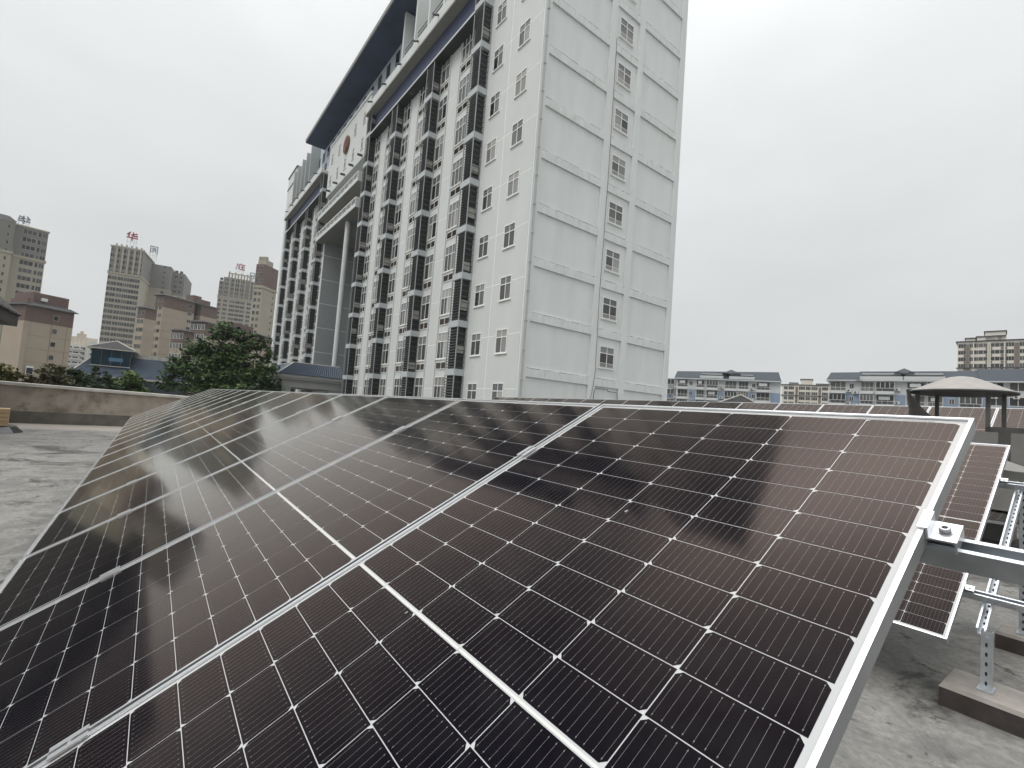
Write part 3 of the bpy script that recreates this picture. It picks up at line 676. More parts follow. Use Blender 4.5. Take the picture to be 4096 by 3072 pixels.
# entrance canopy
EC = thing('entrance_canopy', 'entrance canopy with blue tiled hip roof and grey columns before the white tower', 'canopy', (-63.5, 13.0, GZ))
b = MB(); h = -GZ
X0, X1, Y0, Y1 = -6.4, 6.4, -3.6, 3.4
b.box(X0+0.35, Y0+0.35, h+2.5, X1-0.35, Y1, h+3.35, 0); b.box(X0-0.05, Y0-0.05, h+3.351, X1+0.05, Y1, h+3.58, 0); b.box(X0-0.2, Y0-0.2, h+3.581, X1+0.2, Y1, h+3.9, 0)
b.build('beam', mat('grey_stone', (0.34,0.345,0.33), 0.7, var=0.06), EC)
b = MB(); e = 0.3
def hip(b, x0, x1, y0, y1, z0, z1, ins, m=0, mr=1):
    P = [Vector(p) for p in ((x0,y0,z0),(x1,y0,z0),(x1,y1,z0),(x0,y1,z0),(x0+ins,y0+ins,z1),(x1-ins,y0+ins,z1),(x1-ins,y1-ins*0,z1),(x0+ins,y1-ins*0,z1))]
    b.poly([P[0],P[1],P[5],P[4]], m); b.poly([P[1],P[2],P[6],P[5]], m); b.poly([P[3],P[0],P[4],P[7]], m); b.poly([P[4],P[5],P[6],P[7]], m)
    for p, q in ((P[0],P[4]),(P[1],P[5])): b.bar(p, q, 0.11, 6, mr)
    b.bar(P[4], P[5], 0.1, 6, mr); b.bar(P[5], P[6], 0.1, 6, mr)
    return P
P = hip(b, X0-e, X1+e, Y0-e, Y1, h+3.92, h+5.4, 2.0)
n = 28
for i in range(n):       # rounded tile courses down the visible slope
    t = (i+0.5)/n; p = P[1].lerp(P[2], t); q = P[5].lerp(P[6], t); b.bar(p+Vector((0.02,0,0.03)), q+Vector((0,0,0.03)), 0.07, 5, 0)
    p = P[0].lerp(P[1], t); q = P[4].lerp(P[5], t); b.bar(p+Vector((0,-0.02,0.03)), q+Vector((0,0,0.03)), 0.07, 5, 0)
b.build('tiled_roof', [m_bluet, m_coping], EC)
for xx in (X0+0.9, X1-0.9):
    for yy in (Y0+0.9, Y1-1.0):
        MB().box(xx-0.45, yy-0.45, 0, xx+0.45, yy+0.45, h+2.499).build('column', MATS['grey_stone'], EC)
# ------------------------------------------------------------------ distant buildings
def corner(D, a0, a1, a2, phi):
    """ground frame of a block whose near corner is at bearing a0; front face runs left to bearing a1, right face back to bearing a2"""
    C = at(a0, 0, D); C.z = GZ
    u = dirv(a0); r = Vector((u.y, -u.x, 0)); ph = R(phi)
    dl = -r*cos(ph)+u*sin(ph); dr = r*sin(ph)+u*cos(ph)
    def length(d, a):
        t = dirv(a); q = C-Vector((EYE.x, EYE.y, GZ))
        return -(q.x*t.y-q.y*t.x)/(d.x*t.y-d.y*t.x)
    w1 = length(dl, a1); w2 = length(dr, a2) if a2 is not None else 14.0
    ax = -dl
    return C, atan2(ax.y, ax.x), w1, w2
def H(el, D): return up(el, D)-GZ
BW = {}
def bwin(W, Hh, cols=2, wide=0):
    key = (W, Hh, cols)
    if key not in BW:
        b = MB(); t = 0.07*max(1, W/1.6)
        b.box(-W/2, -0.10, 0, W/2, -0.02, t, 0); b.box(-W/2, -0.10, Hh-t, W/2, -0.02, Hh, 0)
        for c in range(cols+1): x = -W/2+t/2+(W-t)*c/cols; b.box(x-t/2, -0.099, t, x+t/2, -0.021, Hh-t, 0)
        b.box(-W/2+0.01, -0.05, 0.01, W/2-0.01, -0.03, Hh-0.01, 1)
        BW[key] = b.mesh('window', [m_wfr, m_tglass])
    return BW[key]
m_tglass = mat('tower_window_glass', (0.014, 0.016, 0.019), 0.2, spec=0.18, rnd=0.10)
m_wfr = mat('grey_window_frame', (0.34, 0.33, 0.30), 0.6)
m_wfw = mat('bright_window_frame', (0.62, 0.63, 0.62), 0.6)
def windows(root, items, cap=95, name='window'):
    """items: (mesh, location, rotz, scale)"""
    S = None
    for i, (me, loc, rz, scl) in enumerate(items):
        if i < cap:
            o = put(name, me, root, loc, (0, 0, rz)); o.scale = scl
        else:
            if S is None: S = MB(); mats = list(me.materials)
            M_ = Matrix.Translation(loc) @ Matrix.Rotation(rz, 4, 'Z') @ Matrix.Diagonal((*scl, 1)); k = len(S.v)
            S.v += [tuple(M_ @ v.co) for v in me.vertices]
            for p in me.polygons: S.f.append(tuple(k+j for j in p.vertices)); S.m.append(p.material_index)
    if S: o = S.build(name, mats, root); o['kind'] = 'stuff'
m_tow = mat('tower_beige', (0.315, 0.292, 0.23), 0.85, var=0.07, scale=0.12)
m_towd = mat('tower_brown_grey', (0.165, 0.16, 0.148), 0.85, var=0.06, scale=0.12)
m_tan = mat('tan_render', (0.33, 0.278, 0.218), 0.85, var=0.07, scale=0.2)
m_brn = mat('brown_brick', (0.125, 0.083, 0.072), 0.85, var=0.10, scale=0.8)
m_roofg = mat('grey_roof_tile', (0.048, 0.048, 0.05), 0.85, spec=0.2, var=0.15)
m_line = mat('joint_line', (0.25, 0.18, 0.13), 0.9)
def block(b, x0, x1, y0, y1, z0, zs, z1, ml=0, mu=1, mb=2):
    """body with darker storeys above zs and a string course between"""
    b.box(x0, y0, z0, x1, y1, zs, ml)
    if z1 > zs: b.box(x0, y0, zs+0.001, x1, y1, z1, mu); b.box(x0-0.35, y0-0.35, zs-0.5, x1+0.35, y1-0.01, zs+0.5, mb)
# ---- tower with the first red sign
D = 330.0
C, rz, w1, w2 = corner(D, -92.05, -94.40, -91.15, 12)
T = thing('residential_tower', 'tall beige residential tower carrying the first red rooftop character, many window bays', 'tower block', C, (0, 0, rz))
zt = H(12.55, D); zs = H(10.2, D); fh = 3.05
b = MB(); block(b, -w1, 0, 0, w2, 0, zs, zt)
b.box(-w1-0.4, -0.4, zt, 0.4, w2, zt+0.7, 2)
b.build('wall', [m_tow, m_towd, m_tow], T)
# rear wings to the right, stepping back
b = MB(); block(b, 0.02, 9.5, w2*0.8, w2+20, 0, H(9.9, D), H(12.35, D)); b.build('rear_wing', [m_tow, m_towd, m_tow], T)
b = MB(); block(b, 5.0, 15.5, w2+2, w2+30, 0, H(9.7, D), H(12.1, D)); b.build('rear_wing', [m_tow, m_towd, m_tow], T)
b = MB(); zc = H(13.0, D)
for i in range(12): x = -w1+2.0+i*(w1-2.0)/11.0; b.box(x-0.35, 0.2, zt+0.7, x+0.35, 1.0, zc-1.6+(0.9 if i % 2 == 0 else 0), 0)
b.box(-w1+1.6, 1.01, zt+0.7, 0.3, w2*0.8, zc-2.4, 1); b.build('crown', [m_tow, m_towd], T)
b = MB()
for i in range(5): x = -w1+2.6+i*(w1-3.6)/4.0; b.box(x-0.45, -0.55, zs+0.6, x+0.45, -0.005, zt-0.2)
b.build('pier', m_tow, T)
it = []
cols = [(-w1+0.95, 1.6, 2), (-w1*0.80, 2.2, 2), (-w1*0.605, 2.3, 2), (-w1*0.425, 2.3, 3), (-w1*0.245, 2.2, 2), (-1.15, 1.9, 2)]
for k in range(29):
    z = zt-2.6-fh*k
    if z < 16: break
    for x, W, c in cols: it.append((bwin(round(W*1.18, 2), 2.05, c), (x, 0, z), 0, (1, 1, 1)))
    if k % 2 == 0: it.append((bwin(0.8, 1.2, 1), (0.02, w2*0.6, z), pi/2, (1, 1, 1)))
    for x in (6.4,): it.append((bwin(1.6, 1.6, 2), (x, w2*0.8, z-0.4), 0, (1, 1, 1)))
    for x in (11.2, 13.6): it.append((bwin(1.7, 1.6, 2), (x, w2+2, z-0.4), 0, (1, 1, 1)))
windows(T, it)
# ---- left tower
D = 262.0
C, rz, w1, w2 = corner(D, -98.55, -101.9, -98.1, -9)
T = thing('residential_tower', 'tall beige tower at the left edge of the picture, cut off by the frame', 'tower block', C, (0, 0, rz))
zt = H(12.3, D); zs = H(9.85, D)
b = MB(); block(b, -w1, 0, 0, 14, 0, zs, zt); b.box(-w1-0.3, -0.3, zt, 0.3, 14, zt+0.6, 2)
block(b, -w1-10, -w1*0.62, -3, -0.02, 0, zs+0.3, zt+0.6)
b.build('wall', [m_tow, m_towd, m_tow], T)
b = MB(); P_ = [(-w1-10,-3,zt+0.61),(-w1*0.6,-3,zt+0.61),(-w1*0.6,6,zt+0.61),(-w1-10,6,zt+0.61)]
b.poly([P_[0],P_[1],(-w1*0.7,2,zt+3.2),(-w1-8,2,zt+3.2)]); b.poly([P_[1],P_[2],(-w1*0.7,2,zt+3.2)]); b.build('roof', m_roofg, T)
it = []
for k in range(24):
    z = zt-2.4-3.0*k
    if z < 14: break
    for x, W, c in ((-w1*0.41, 1.1, 1), (-w1*0.29, 2.7, 2), (-w1*0.15, 0.9, 1), (-w1*0.06, 1.5, 2)): it.append((bwin(W, 1.8, c), (x, 0, z), 0, (1, 1, 1)))
    it.append((bwin(0.7, 1.3, 1), (-w1*0.72, -3, z), 0, (1, 1, 1)))
windows(T, it)
# ---- tower with the second red sign
D = 395.0
C, rz, w1, w2 = corner(D, -82.6, -85.72, None, 3)
T = thing('residential_tower', 'tall beige tower with the second red rooftop character, beside the slim brown tower', 'tower block', C, (0, 0, rz))
zt = H(11.75, D); zs = H(9.75, D)
b = MB(); block(b, -w1*0.88, 0, 0, 16, 0, zs, zt); block(b, -w1, -w1*0.88-0.01, 0.8, 15, 0, zs, H(11.35, D))
b.build('wall', [m_tow, m_towd, m_tow], T)
b = MB()
for i in range(8): x = -w1*0.74+i*w1*0.62/7; b.box(x-0.5, 0.3, zt, x+0.5, 1.4, zt+3.9+(0.7 if i % 2 == 0 else 0))
b.box(-w1*0.76, 0.35, zt+3.2, -w1*0.10, 1.35, zt+3.8); b.box(-w1*0.8, 1.41, zt, -w1*0.08, 12, zt+0.6); b.build('crown', m_tow, T)
b = MB()
for i in range(5): x = -w1*0.70+i*w1*0.6/4; b.box(x-0.4, -0.5, zs+0.6, x+0.4, -0.005, zt-0.3)
b.build('pier', m_tow, T)
it = []
for k in range(20):
    z = zt-2.6-3.1*k
    for x, W, c in ((-w1*0.94, 1.5, 2), (-w1*0.77, 2.2, 3), (-w1*0.57, 3.0, 3), (-w1*0.41, 2.4, 2), (-w1*0.27, 2.4, 2), (-w1*0.08, 2.2, 2)):
        it.append((bwin(round(W*1.22, 2), 2.0, c), (x, 0.8 if x < -w1*0.88 else 0, z), 0, (1, 1, 1)))
windows(T, it)
# ---- slim brown-topped tower
D = 245.0
C, rz, w1, w2 = corner(D, -81.75, -82.55, -80.4, 38)
T = thing('residential_tower', 'slim tower with brown upper storeys and beige lower walls beside the white office tower', 'tower block', C, (0, 0, rz))
zt = H(13.75, D); zs = H(11.4, D)
b = MB(); block(b, -w1, 0, 0, w2, 0, zs, zt, 0, 1, 2); b.box(-w1, 1, zt, -0.4, w2*0.62, H(14.3, D), 0)
for i in range(4): b.box(-w1+i*w1/4+0.2, 0.9, H(14.3, D), -w1+i*w1/4+0.9, 2.2, H(14.6, D), 0)
b.build('wall', [m_tow, m_brn, m_tow], T)
it = []
for k in range(22):
    z = zt-2.6-3.0*k
    if z < 14: break
    for x in (-w1*0.75, -w1*0.28): it.append((bwin(1.4, 1.7, 2), (x, 0, z), 0, (1, 1, 1)))
    it.append((bwin(0.9, 1.2, 1), (0, w2*0.78, z), pi/2, (1, 1, 1)))
windows(T, it)
# ---- tan block at left with brown top
D = 150.0
C, rz, w1, w2 = corner(D, -99.35, -100.45, -96.22, 66)
T = thing('apartment_block', 'tan apartment block with brown top storeys and grey roof behind the left parapet', 'apartment block', C, (0, 0, rz))
zt = H(6.2, D); zs = H(4.72, D)
b = MB(); b.box(-w1, 0, 0, 0, w2*0.985, zs, 0); b.box(-w1, 0, zs+0.001, 0, w2*0.985, zt-0.4, 1); b.box(0.001, 0.0, 0, 0.35, w2*0.10, zs, 0); b.box(0.001, 0.0, zs+0.001, 0.35, w2*0.10, zt-0.4, 1)
b.build('wall', [m_tan, m_brn], T)
b = MB()
for z in [zs-3.0*i for i in range(0, 8)]: b.box(0.0, w2*0.101, z-0.05, 0.03, w2*0.985, z+0.05)
for y in (0.1, 0.545, 0.86): b.box(0.0, w2*y+0.02, 0, 0.025, w2*y+0.14, zs)
b.build('joint', m_line, T)
b = MB(); b.hexa([(-w1-0.8,-0.8,zt-0.39),(0.9,-0.8,zt-0.39),(0.9,w2+0.4,zt-0.39),(-w1-0.8,w2+0.4,zt-0.39),(-w1,0.6,zt+0.45),(-0.6,0.6,zt+0.45),(-0.6,w2-0.6,zt+0.45),(-w1,w2-0.6,zt+0.45)]); b.build('roof', m_roofg, T)
b = MB(); b.box(-w1-3, w2*0.28, zt+0.2, -3.0, w2*1.0, H(7.4, D)); b.box(-w1*0.9, 0.4, zt, -0.2, w2*0.10, zt+1.2); b.build('stair_tower', m_brn, T)
b = MB(); b.box(-2.9, w2*0.42, zt+1.4, -2.3, w2*0.42+1.0, zt+2.1); b.build('ac_unit', m_wfw, T)
it = [(bwin(1.0, 1.15, 1), (0, w2*0.62, zs+1.05-3.05*k), pi/2, (1, 1, 1)) for k in range(6)]
windows(T, it)
b = MB(); b.box(0.02, w2*0.16, H(0.25, D), 0.3, w2*0.30, H(0.95, D), 0); b.box(0.3, w2*0.17, H(0.3, D), 0.32, w2*0.29, H(0.8, D), 1); b.build('shop_window', [m_wfw, m_glassd], T)
# ---- mid tan block
D = 225.0
C, rz, w1, w2 = corner(D, -90.05, -90.72, -85.5, 55)
T = thing('apartment_block', 'long tan apartment block with brown top and dark stairwell slot behind the dark green tree', 'apartment block', C, (0, 0, rz))
zt = H(9.0, D); zs = H(7.75, D)
b = MB()
for y0, y1, ind in ((0, 0.535, 0), (0.535, 0.66, -3.5), (0.66, 0.985, 0)):
    b.box(-w1, w2*y0, 0, ind, w2*y1-0.01, zs, 0 if ind == 0 else 2); b.box(-w1, w2*y0, zs+0.001, ind, w2*y1-0.01, zt-0.5, 1 if ind == 0 else 2)
b.build('wall', [m_tan, m_brn, m_towd], T)
b = MB(); b.hexa([(-w1-0.7,-0.9,zt-0.49),(0.9,-0.9,zt-0.49),(0.9,w2+0.3,zt-0.49),(-w1-0.7,w2+0.3,zt-0.49),(-w1,0.5,zt+0.3),(-1.5,0.5,zt+0.3),(-1.5,w2-0.6,zt+0.3),(-w1,w2-0.6,zt+0.3)]); b.build('roof', m_roofg, T)
b = MB(); b.box(-6, w2*0.56, zt+0.1, -1.6, w2*0.70, H(9.75, D)); b.box(-6, w2*0.70, zt+0.1, -1.6, w2*0.88, H(9.5, D)); b.build('stair_tower', m_brn, T)
b = MB()
for z in [zs-3.0*i for i in range(0, 9)]: b.box(0.0, 0, z-0.05, 0.03, w2*0.53, z+0.05); b.box(0.0, w2*0.66, z-0.05, 0.03, w2*0.98, z+0.05)
b.build('joint', m_line, T)
it = []
for k in range(10):
    z = zt-3.0-3.0*k; it.append((bwin(1.7, 1.3, 2), (0, w2*0.455, z), pi/2, (1, 1, 1)))
    for x in (-w1*0.75, -w1*0.3): it.append((bwin(1.5, 1.5, 2), (x, 0, z), 0, (1, 1, 1)))
    it.append((bwin(1.6, 1.4, 2), (-3.5, w2*0.60, z), pi/2, (1, 1, 1)))
windows(T, it)
# ---- its narrow neighbour
D = 214.0
C, rz, w1, w2 = corner(D, -91.40, -91.95, -90.5, 52)
T = thing('apartment_block', 'narrow tan block with brown top right in front of the long tan block', 'apartment block', C, (0, 0, rz))
zt = H(7.5, D); zs = H(6.4, D)
b = MB(); b.box(-w1, 0, 0, 0, w2, zs, 0); b.box(-w1, 0, zs+0.001, 0, w2, zt-0.4, 1); b.build('wall', [m_tan, m_brn], T)
b = MB(); b.hexa([(-w1-0.7,-0.7,zt-0.39),(0.6,-0.7,zt-0.39),(0.6,w2,zt-0.39),(-w1-0.7,w2,zt-0.39),(-w1,0.5,zt+0.3),(-1.0,0.5,zt+0.3),(-1.0,w2,zt+0.3),(-w1,w2,zt+0.3)]); b.build('roof', m_roofg, T)
windows(T, [(bwin(1.4, 1.5, 2), (x, 0, zt-3.0-3.0*k), 0, (1, 1, 1)) for k in range(8) for x in (-w1*0.7, -w1*0.25)])
# ---- low brown pair
for (D, a0, a1, a2, e1, lab) in ((168.0, -88.25, -89.15, -87.3, 5.85, 'lower brown block with pale framed windows at the left of the dark tree'), (172.0, -86.5, -87.7, -80.3, 7.0, 'brown block with pale framed windows half hidden by the dark tree')):
    C, rz, w1, w2 = corner(D, a0, a1, a2, 45)
    T = thing('apartment_block', lab, 'apartment block', C, (0, 0, rz))
    zt = H(e1, D)
    b = MB(); b.box(-w1, 0, 0, 0, w2, zt-4.5, 0); b.box(-w1, 0, zt-4.499, 0, w2, zt-0.4, 1); b.build('wall', [m_tan, m_brn], T)
    b = MB(); b.hexa([(-w1-0.6,-0.6,zt-0.39),(0.7,-0.6,zt-0.39),(0.7,w2,zt-0.39),(-w1-0.6,w2,zt-0.39),(-w1,0.5,zt+0.2),(-1.0,0.5,zt+0.2),(-1.0,w2,zt+0.2),(-w1,w2,zt+0.2)]); b.build('roof', m_roofg, T)
    if e1 > 6: MB().box(-7, w2*0.42, zt, -2, w2*0.75, H(7.7, D)).build('stair_tower', m_brn, T)
    n = 4
    BW.pop((1.2, 1.7, 2), None); old = m_wfr; m_wfr = m_wfw; me = bwin(1.2, 1.7, 2); m_wfr = old; BW.pop((1.2, 1.7, 2), None)
    windows(T, [(me, (-w1*(i+0.5)/n, 0, zt-2.8-3.0*k), 0, (1, 1, 1)) for k in range(4) for i in range(n)])
# ---- far pale block between the towers
D = 410.0
C, rz, w1, w2 = corner(D, -94.5, -96.5, None, 0)
T = thing('apartment_block', 'far hazy white apartment block with balconies and ornate cream crown seen low between buildings', 'apartment block', C, (0, 0, rz))
m_far = mat('far_pale_wall', (0.60, 0.60, 0.58), 0.9); m_farc = mat('far_cream', (0.62, 0.53, 0.42), 0.9)
b = MB(); z1 = H(3.2, D); z2 = H(3.95, D)
b.box(-w1, 0, 0, -w1*0.32, 12, z1, 0); b.box(-w1*0.3, 0.5, 0, 0, 12, z2-2, 0); b.box(-w1*0.95, 3, z1, 0, 13, z2, 1); b.box(-w1*0.72, 3.2, z2, -w1*0.4, 8, z2+2.2, 1); b.box(-w1*0.62, 3.4, z2+2.2, -w1*0.5, 6, z2+3.8, 1)
for i in range(7): x = -w1*0.9+i*w1*0.14; b.box(x, 2.9, z1+0.5, x+0.5, 3, z2-0.5, 0)
b.build('wall', [m_far, m_farc], T)
it = []
for k in range(7):
    for x, W in ((-w1*0.90, 2.4), (-w1*0.68, 2.6), (-w1*0.46, 2.2), (-w1*0.16, 1.6)): it.append((bwin(W, 1.6, 2), (x, 0 if x < -w1*0.31 else 0.5, z1-2.8-3.2*k), 0, (1, 1, 1)))
windows(T, it)
b = MB()
for k in range(7):
    for x in (-w1*0.80, -w1*0.57): b.box(x-1.6, -1.2, z1-3.2-3.2*k, x+1.6, -0.01, z1-2.2-3.2*k)
b.build('balcony', m_far, T)

# ---- rooftop signs
S_HUA = [((.28,1),(.05,.68)),((.2,.86),(.2,.48)),((.88,.92),(.45,.70)),((.56,1),(.56,.58)),((.56,.58),(.92,.58)),((.92,.58),(.92,.68)),((.02,.33),(.98,.33)),((.5,.47),(.5,.0))]
S_TING = [((.5,1),(.55,.9)),((.12,.86),(.98,.86)),((.14,.86),(.14,.45)),((.14,.45),(.02,.05)),((.28,.68),(.44,.68)),((.44,.68),(.30,.45)),((.30,.45),(.44,.42)),((.44,.42),(.26,.08)),((.30,.22),(.5,.06)),((.5,.06),(.98,.04)),((.90,.74),(.56,.66)),((.54,.46),(.96,.46)),((.75,.70),(.75,.20)),((.56,.20),(.94,.20))]
S_YUAN = [((.06,1),(.06,0)),((.06,1),(.94,1)),((.94,1),(.94,0)),((.30,.78),(.70,.78)),((.22,.56),(.78,.56)),((.42,.56),(.24,.2)),((.58,.56),(.58,.26)),((.58,.26),(.78,.26))]
S_BACK = [((.2,1),(.8,1)),((.8,1),(.8,.62)),((.2,1),(.2,.62)),((.2,.62),(.8,.62)),((.5,.62),(.08,.3)),((.5,.5),(.95,.28)),((.35,.3),(.55,.22)),((.3,.12),(.6,.0))]
m_sred = mat('sign_red', (0.30, 0.012, 0.045), 0.5); m_sgrey = mat('sign_back_grey', (0.22, 0.25, 0.28), 0.6); m_ssteel = mat('sign_frame_steel', (0.30, 0.31, 0.32), 0.6)
def sign(label, az0, az1, el0, el1, D, strokes, m, mirror=False, th=0.15):
    c = at((az0+az1)/2, el0, D); Wd = D*tan(R(abs(az1-az0))); Hh = D*(tan(R(el1))-tan(R(el0)))
    az = R((az0+az1)/2)
    o = thing('rooftop_sign', label, 'rooftop sign', c-Vector((0,0,2.0)), (0, 0, -az))
    b = MB(); t = th*Hh
    for (xa, za), (xb, zb) in strokes:
        if mirror: xa, xb = 1-xa, 1-xb
        p = Vector(((xa-.5)*Wd, 0, za*Hh+2.0)); q = Vector(((xb-.5)*Wd, 0, zb*Hh+2.0)); d = (q-p).normalized(); n = Vector((-d.z, 0, d.x))*t/2; p -= d*t*0.35; q += d*t*0.35
        y0, y1 = Vector((0,-0.3,0)), Vector((0,0.15,0))
        b.hexa([p-n+y0, q-n+y0, q-n+y1, p-n+y1, p+n+y0, q+n+y0, q+n+y1, p+n+y1])
    b.build('character', m, o)
    f = MB()
    for x in (-.4, -.1, .2, .42): f.bar((x*Wd, 0.4, -1.5), (x*Wd, 0.4, 2.0+Hh*0.85), 0.09, 4)
    for x in (-.4, .42): f.bar((x*Wd, 3.2, -1.5), (x*Wd, 0.4, 2.0+Hh*0.6), 0.09, 4)
    for z in (1.2, 2.0+Hh*0.35, 2.0+Hh*0.7): f.bar((-.45*Wd, 0.45, z), (.45*Wd, 0.45, z), 0.07, 4)
    f.build('support_frame', m_ssteel, o)
sign('red rooftop character on the middle tower, read from the front', -93.42, -92.60, 13.32, 14.03, 331, S_HUA, m_sred, False, 0.14)
sign('red rooftop character with a canopy radical on the tower beside the slim brown one', -84.42, -83.56, 12.68, 13.32, 398, S_TING, m_sred, False, 0.095)
sign('grey rooftop character seen mirrored from behind on the left tower', -100.46, -99.72, 12.6, 13.2, 262, S_HUA, m_sgrey, True)
sign('grey boxed rooftop character seen from behind at the right shoulder of the middle tower', -91.60, -90.98, 12.55, 13.22, 340, S_YUAN, m_sgrey, True, 0.11)
sign('grey rooftop character seen from behind beside the slim brown tower', -83.12, -82.52, 11.85, 12.60, 400, S_BACK, m_sgrey, True, 0.11)

# ---- blue roofed hall
D = 92.0
AZ = -92.0
C = at(AZ, 0, D); C.z = GZ
HL = thing('blue_roof_hall', 'low hall with blue ribbed roof and glazed lantern under a small hip roof', 'hall', C, (0, 0, R(-AZ)-0.10))
lx = lambda az: D*tan(R(az-AZ))
hz = lambda el: H(el, D)
m_rib = mat('blue_ribbed_sheet', (0.058, 0.085, 0.125), 0.55, var=0.12)
b = MB(); zr, ze = hz(2.65), hz(0.55)
xl, xr_, xi = lx(-95.6), lx(-87.0), lx(-94.4)
b.poly([(xl,-6.5,ze),(xr_,-6.5,ze),(xr_,0,zr),(xi,0,zr)], 0); b.poly([(xl,6.5,ze),(xl,-6.5,ze),(xi,0,zr)], 0); b.poly([(xr_,6.5,ze),(xl,6.5,ze),(xi,0,zr),(xr_,0,zr)], 0)
for i in range(20):
    t = i/20.0; p = Vector((xl+(xi-xl)*t, -6.5+6.5*t, ze+(zr-ze)*t+0.05)); b.bar(p, (xr_, p.y, p.z), 0.055, 5, 0)
b.bar((xl,-6.5,ze+0.05),(xi,0,zr+0.05),0.12,6,1)
b.box(xl, -6.7, ze-0.2, xr_, -6.52, ze+0.02, 1)
b.build('roof', [m_rib, m_coping], HL)
MB().box(lx(-91.7), -0.5, zr-0.35, xr_, 0.5, zr+0.35).build('ridge_parapet', m_coping, HL)
MB().box(xl+1, -5.8, 0, xr_-0.5, 5.8, ze-0.21).build('wall', mat('dark_hall_wall', (0.05,0.06,0.085), 0.7), HL)
b = MB(); l0, l1 = lx(-94.45), lx(-91.75); z0, z1 = hz(1.85), hz(3.02)
b.box(l0, -4.2, z0-0.6, l1, 2.5, z1, 0); b.box(l1-2.4, -4.26, hz(1.95), l1-0.85, -4.202, hz(2.25), 1)
b.box(l0-0.05, -4.28, z0-0.62, l1+0.05, -4.203, z0-0.5, 2)
for i in range(5): x = l0+(l1-l0)*i/4; b.box(x-0.03, -4.24, z0-0.49, x+0.03, -4.204, z1, 3)
b.build('lantern_glazing', [m_curt, m_bluegl, m_coping, m_louv], HL)
b = MB(); zc = hz(3.92); xm = (l0+l1)/2
b.poly([(l0-0.5,-4.7,z1+0.02),(l1+0.5,-4.7,z1+0.02),(xm,-0.8,zc)], 0); b.poly([(l1+0.5,-4.7,z1+0.02),(l1+0.5,3,z1+0.02),(xm,-0.8,zc)], 0); b.poly([(l1+0.5,3,z1+0.02),(l0-0.5,3,z1+0.02),(xm,-0.8,zc)], 0); b.poly([(l0-0.5,3,z1+0.02),(l0-0.5,-4.7,z1+0.02),(xm,-0.8,zc)], 0)
for x in (l0-0.5, l1+0.5): b.bar((x,-4.7,z1+0.05),(xm,-0.8,zc),0.08,5,1)
b.box(l0-0.5, -4.75, z1-0.12, l1+0.5, 3, z1+0.015, 1)
b.build('lantern_roof', [m_roofg, m_coping], HL)

# ---- blue and white flats on the right
TAB = [(100,-34.98),(435,-29.01),(770,-23.42),(1055,-19.25),(1240,-16.72),(1560,-12.67),(1960,-8.2),(2212,-5.69),(2400,-3.9),(2600,-2.1)]
def az6(x):
    for (xa, a), (xb, c) in zip(TAB, TAB[1:]):
        if x <= xb: return a+(c-a)*(x-xa)/(xb-xa)
    return TAB[-1][1]
m_fw = mat('flat_white_wall', (0.53, 0.55, 0.56), 0.85, var=0.08, scale=0.3); m_fb = mat('flat_blue_wall', (0.23, 0.295, 0.40), 0.85, var=0.07, scale=0.3)
m_slate = mat('slate_roof', (0.052, 0.062, 0.075), 0.8, spec=0.2, var=0.12); m_rail = mat('grey_balcony_rail', (0.22, 0.225, 0.22), 0.6); m_dkin = mat('balcony_interior', (0.055, 0.06, 0.058), 0.8, rnd=0.16)
m_ac = mat('ac_white', (0.62, 0.62, 0.60), 0.6)
def ac_mesh():
    b = MB(); b.box(-0.45, -0.42, 0, 0.45, -0.05, 0.62, 0); k = len(b.v)
    disc(b, -0.1, 0.31, 0.24, 0.24, -0.421, -0.435, 1, 14); b.box(-0.5, -0.45, -0.06, 0.5, -0.02, -0.005, 1)
    return b.mesh('ac_unit', [m_ac, m_louv])
ME_AC = ac_mesh()
BALC = {}
def balc_mesh(W, seed):
    b = MB(); rr = random.Random(seed)
    b.box(-W/2, -1.3, -0.35, W/2, -0.002, 0.02, 0)              # slab
    b.box(-W/2, -1.3, 0.021, W/2, -1.22, 0.35, 0)
    b.box(-W/2+0.1, -0.10, 0.021, W/2-0.1, -0.05, 2.45, 1)           # opening behind
    for i in range(4): x = -W/2+0.15+(W-0.3)*i/3; b.box(x-0.04, -0.16, 0.022, x+0.04, -0.101, 2.449, 2)
    b.box(-W/2, -1.29, 1.02, W/2, -1.23, 1.10, 2)
    n = int(W/0.22)
    for i in range(n+1): x = -W/2+W*i/n; b.box(x-0.02, -1.28, 0.351, x+0.02, -1.24, 1.019, 3)
    if seed % 3 == 0:      # glazed in
        b.box(-W/2+0.05, -1.27, 1.101, W/2-0.05, -1.25, 2.4, 4)
        for i in range(5): x = -W/2+0.05+(W-0.1)*i/4; b.box(x-0.04, -1.29, 1.101, x+0.04, -1.271, 2.4, 2)
    elif seed % 3 == 1: b.box(-W/2+0.6, -0.7, 1.4, W/2-0.8, -0.66, 2.2, 0)
    return b.mesh('balcony', [m_fw, m_dkin, m_wfw, m_rail, m_glassd])
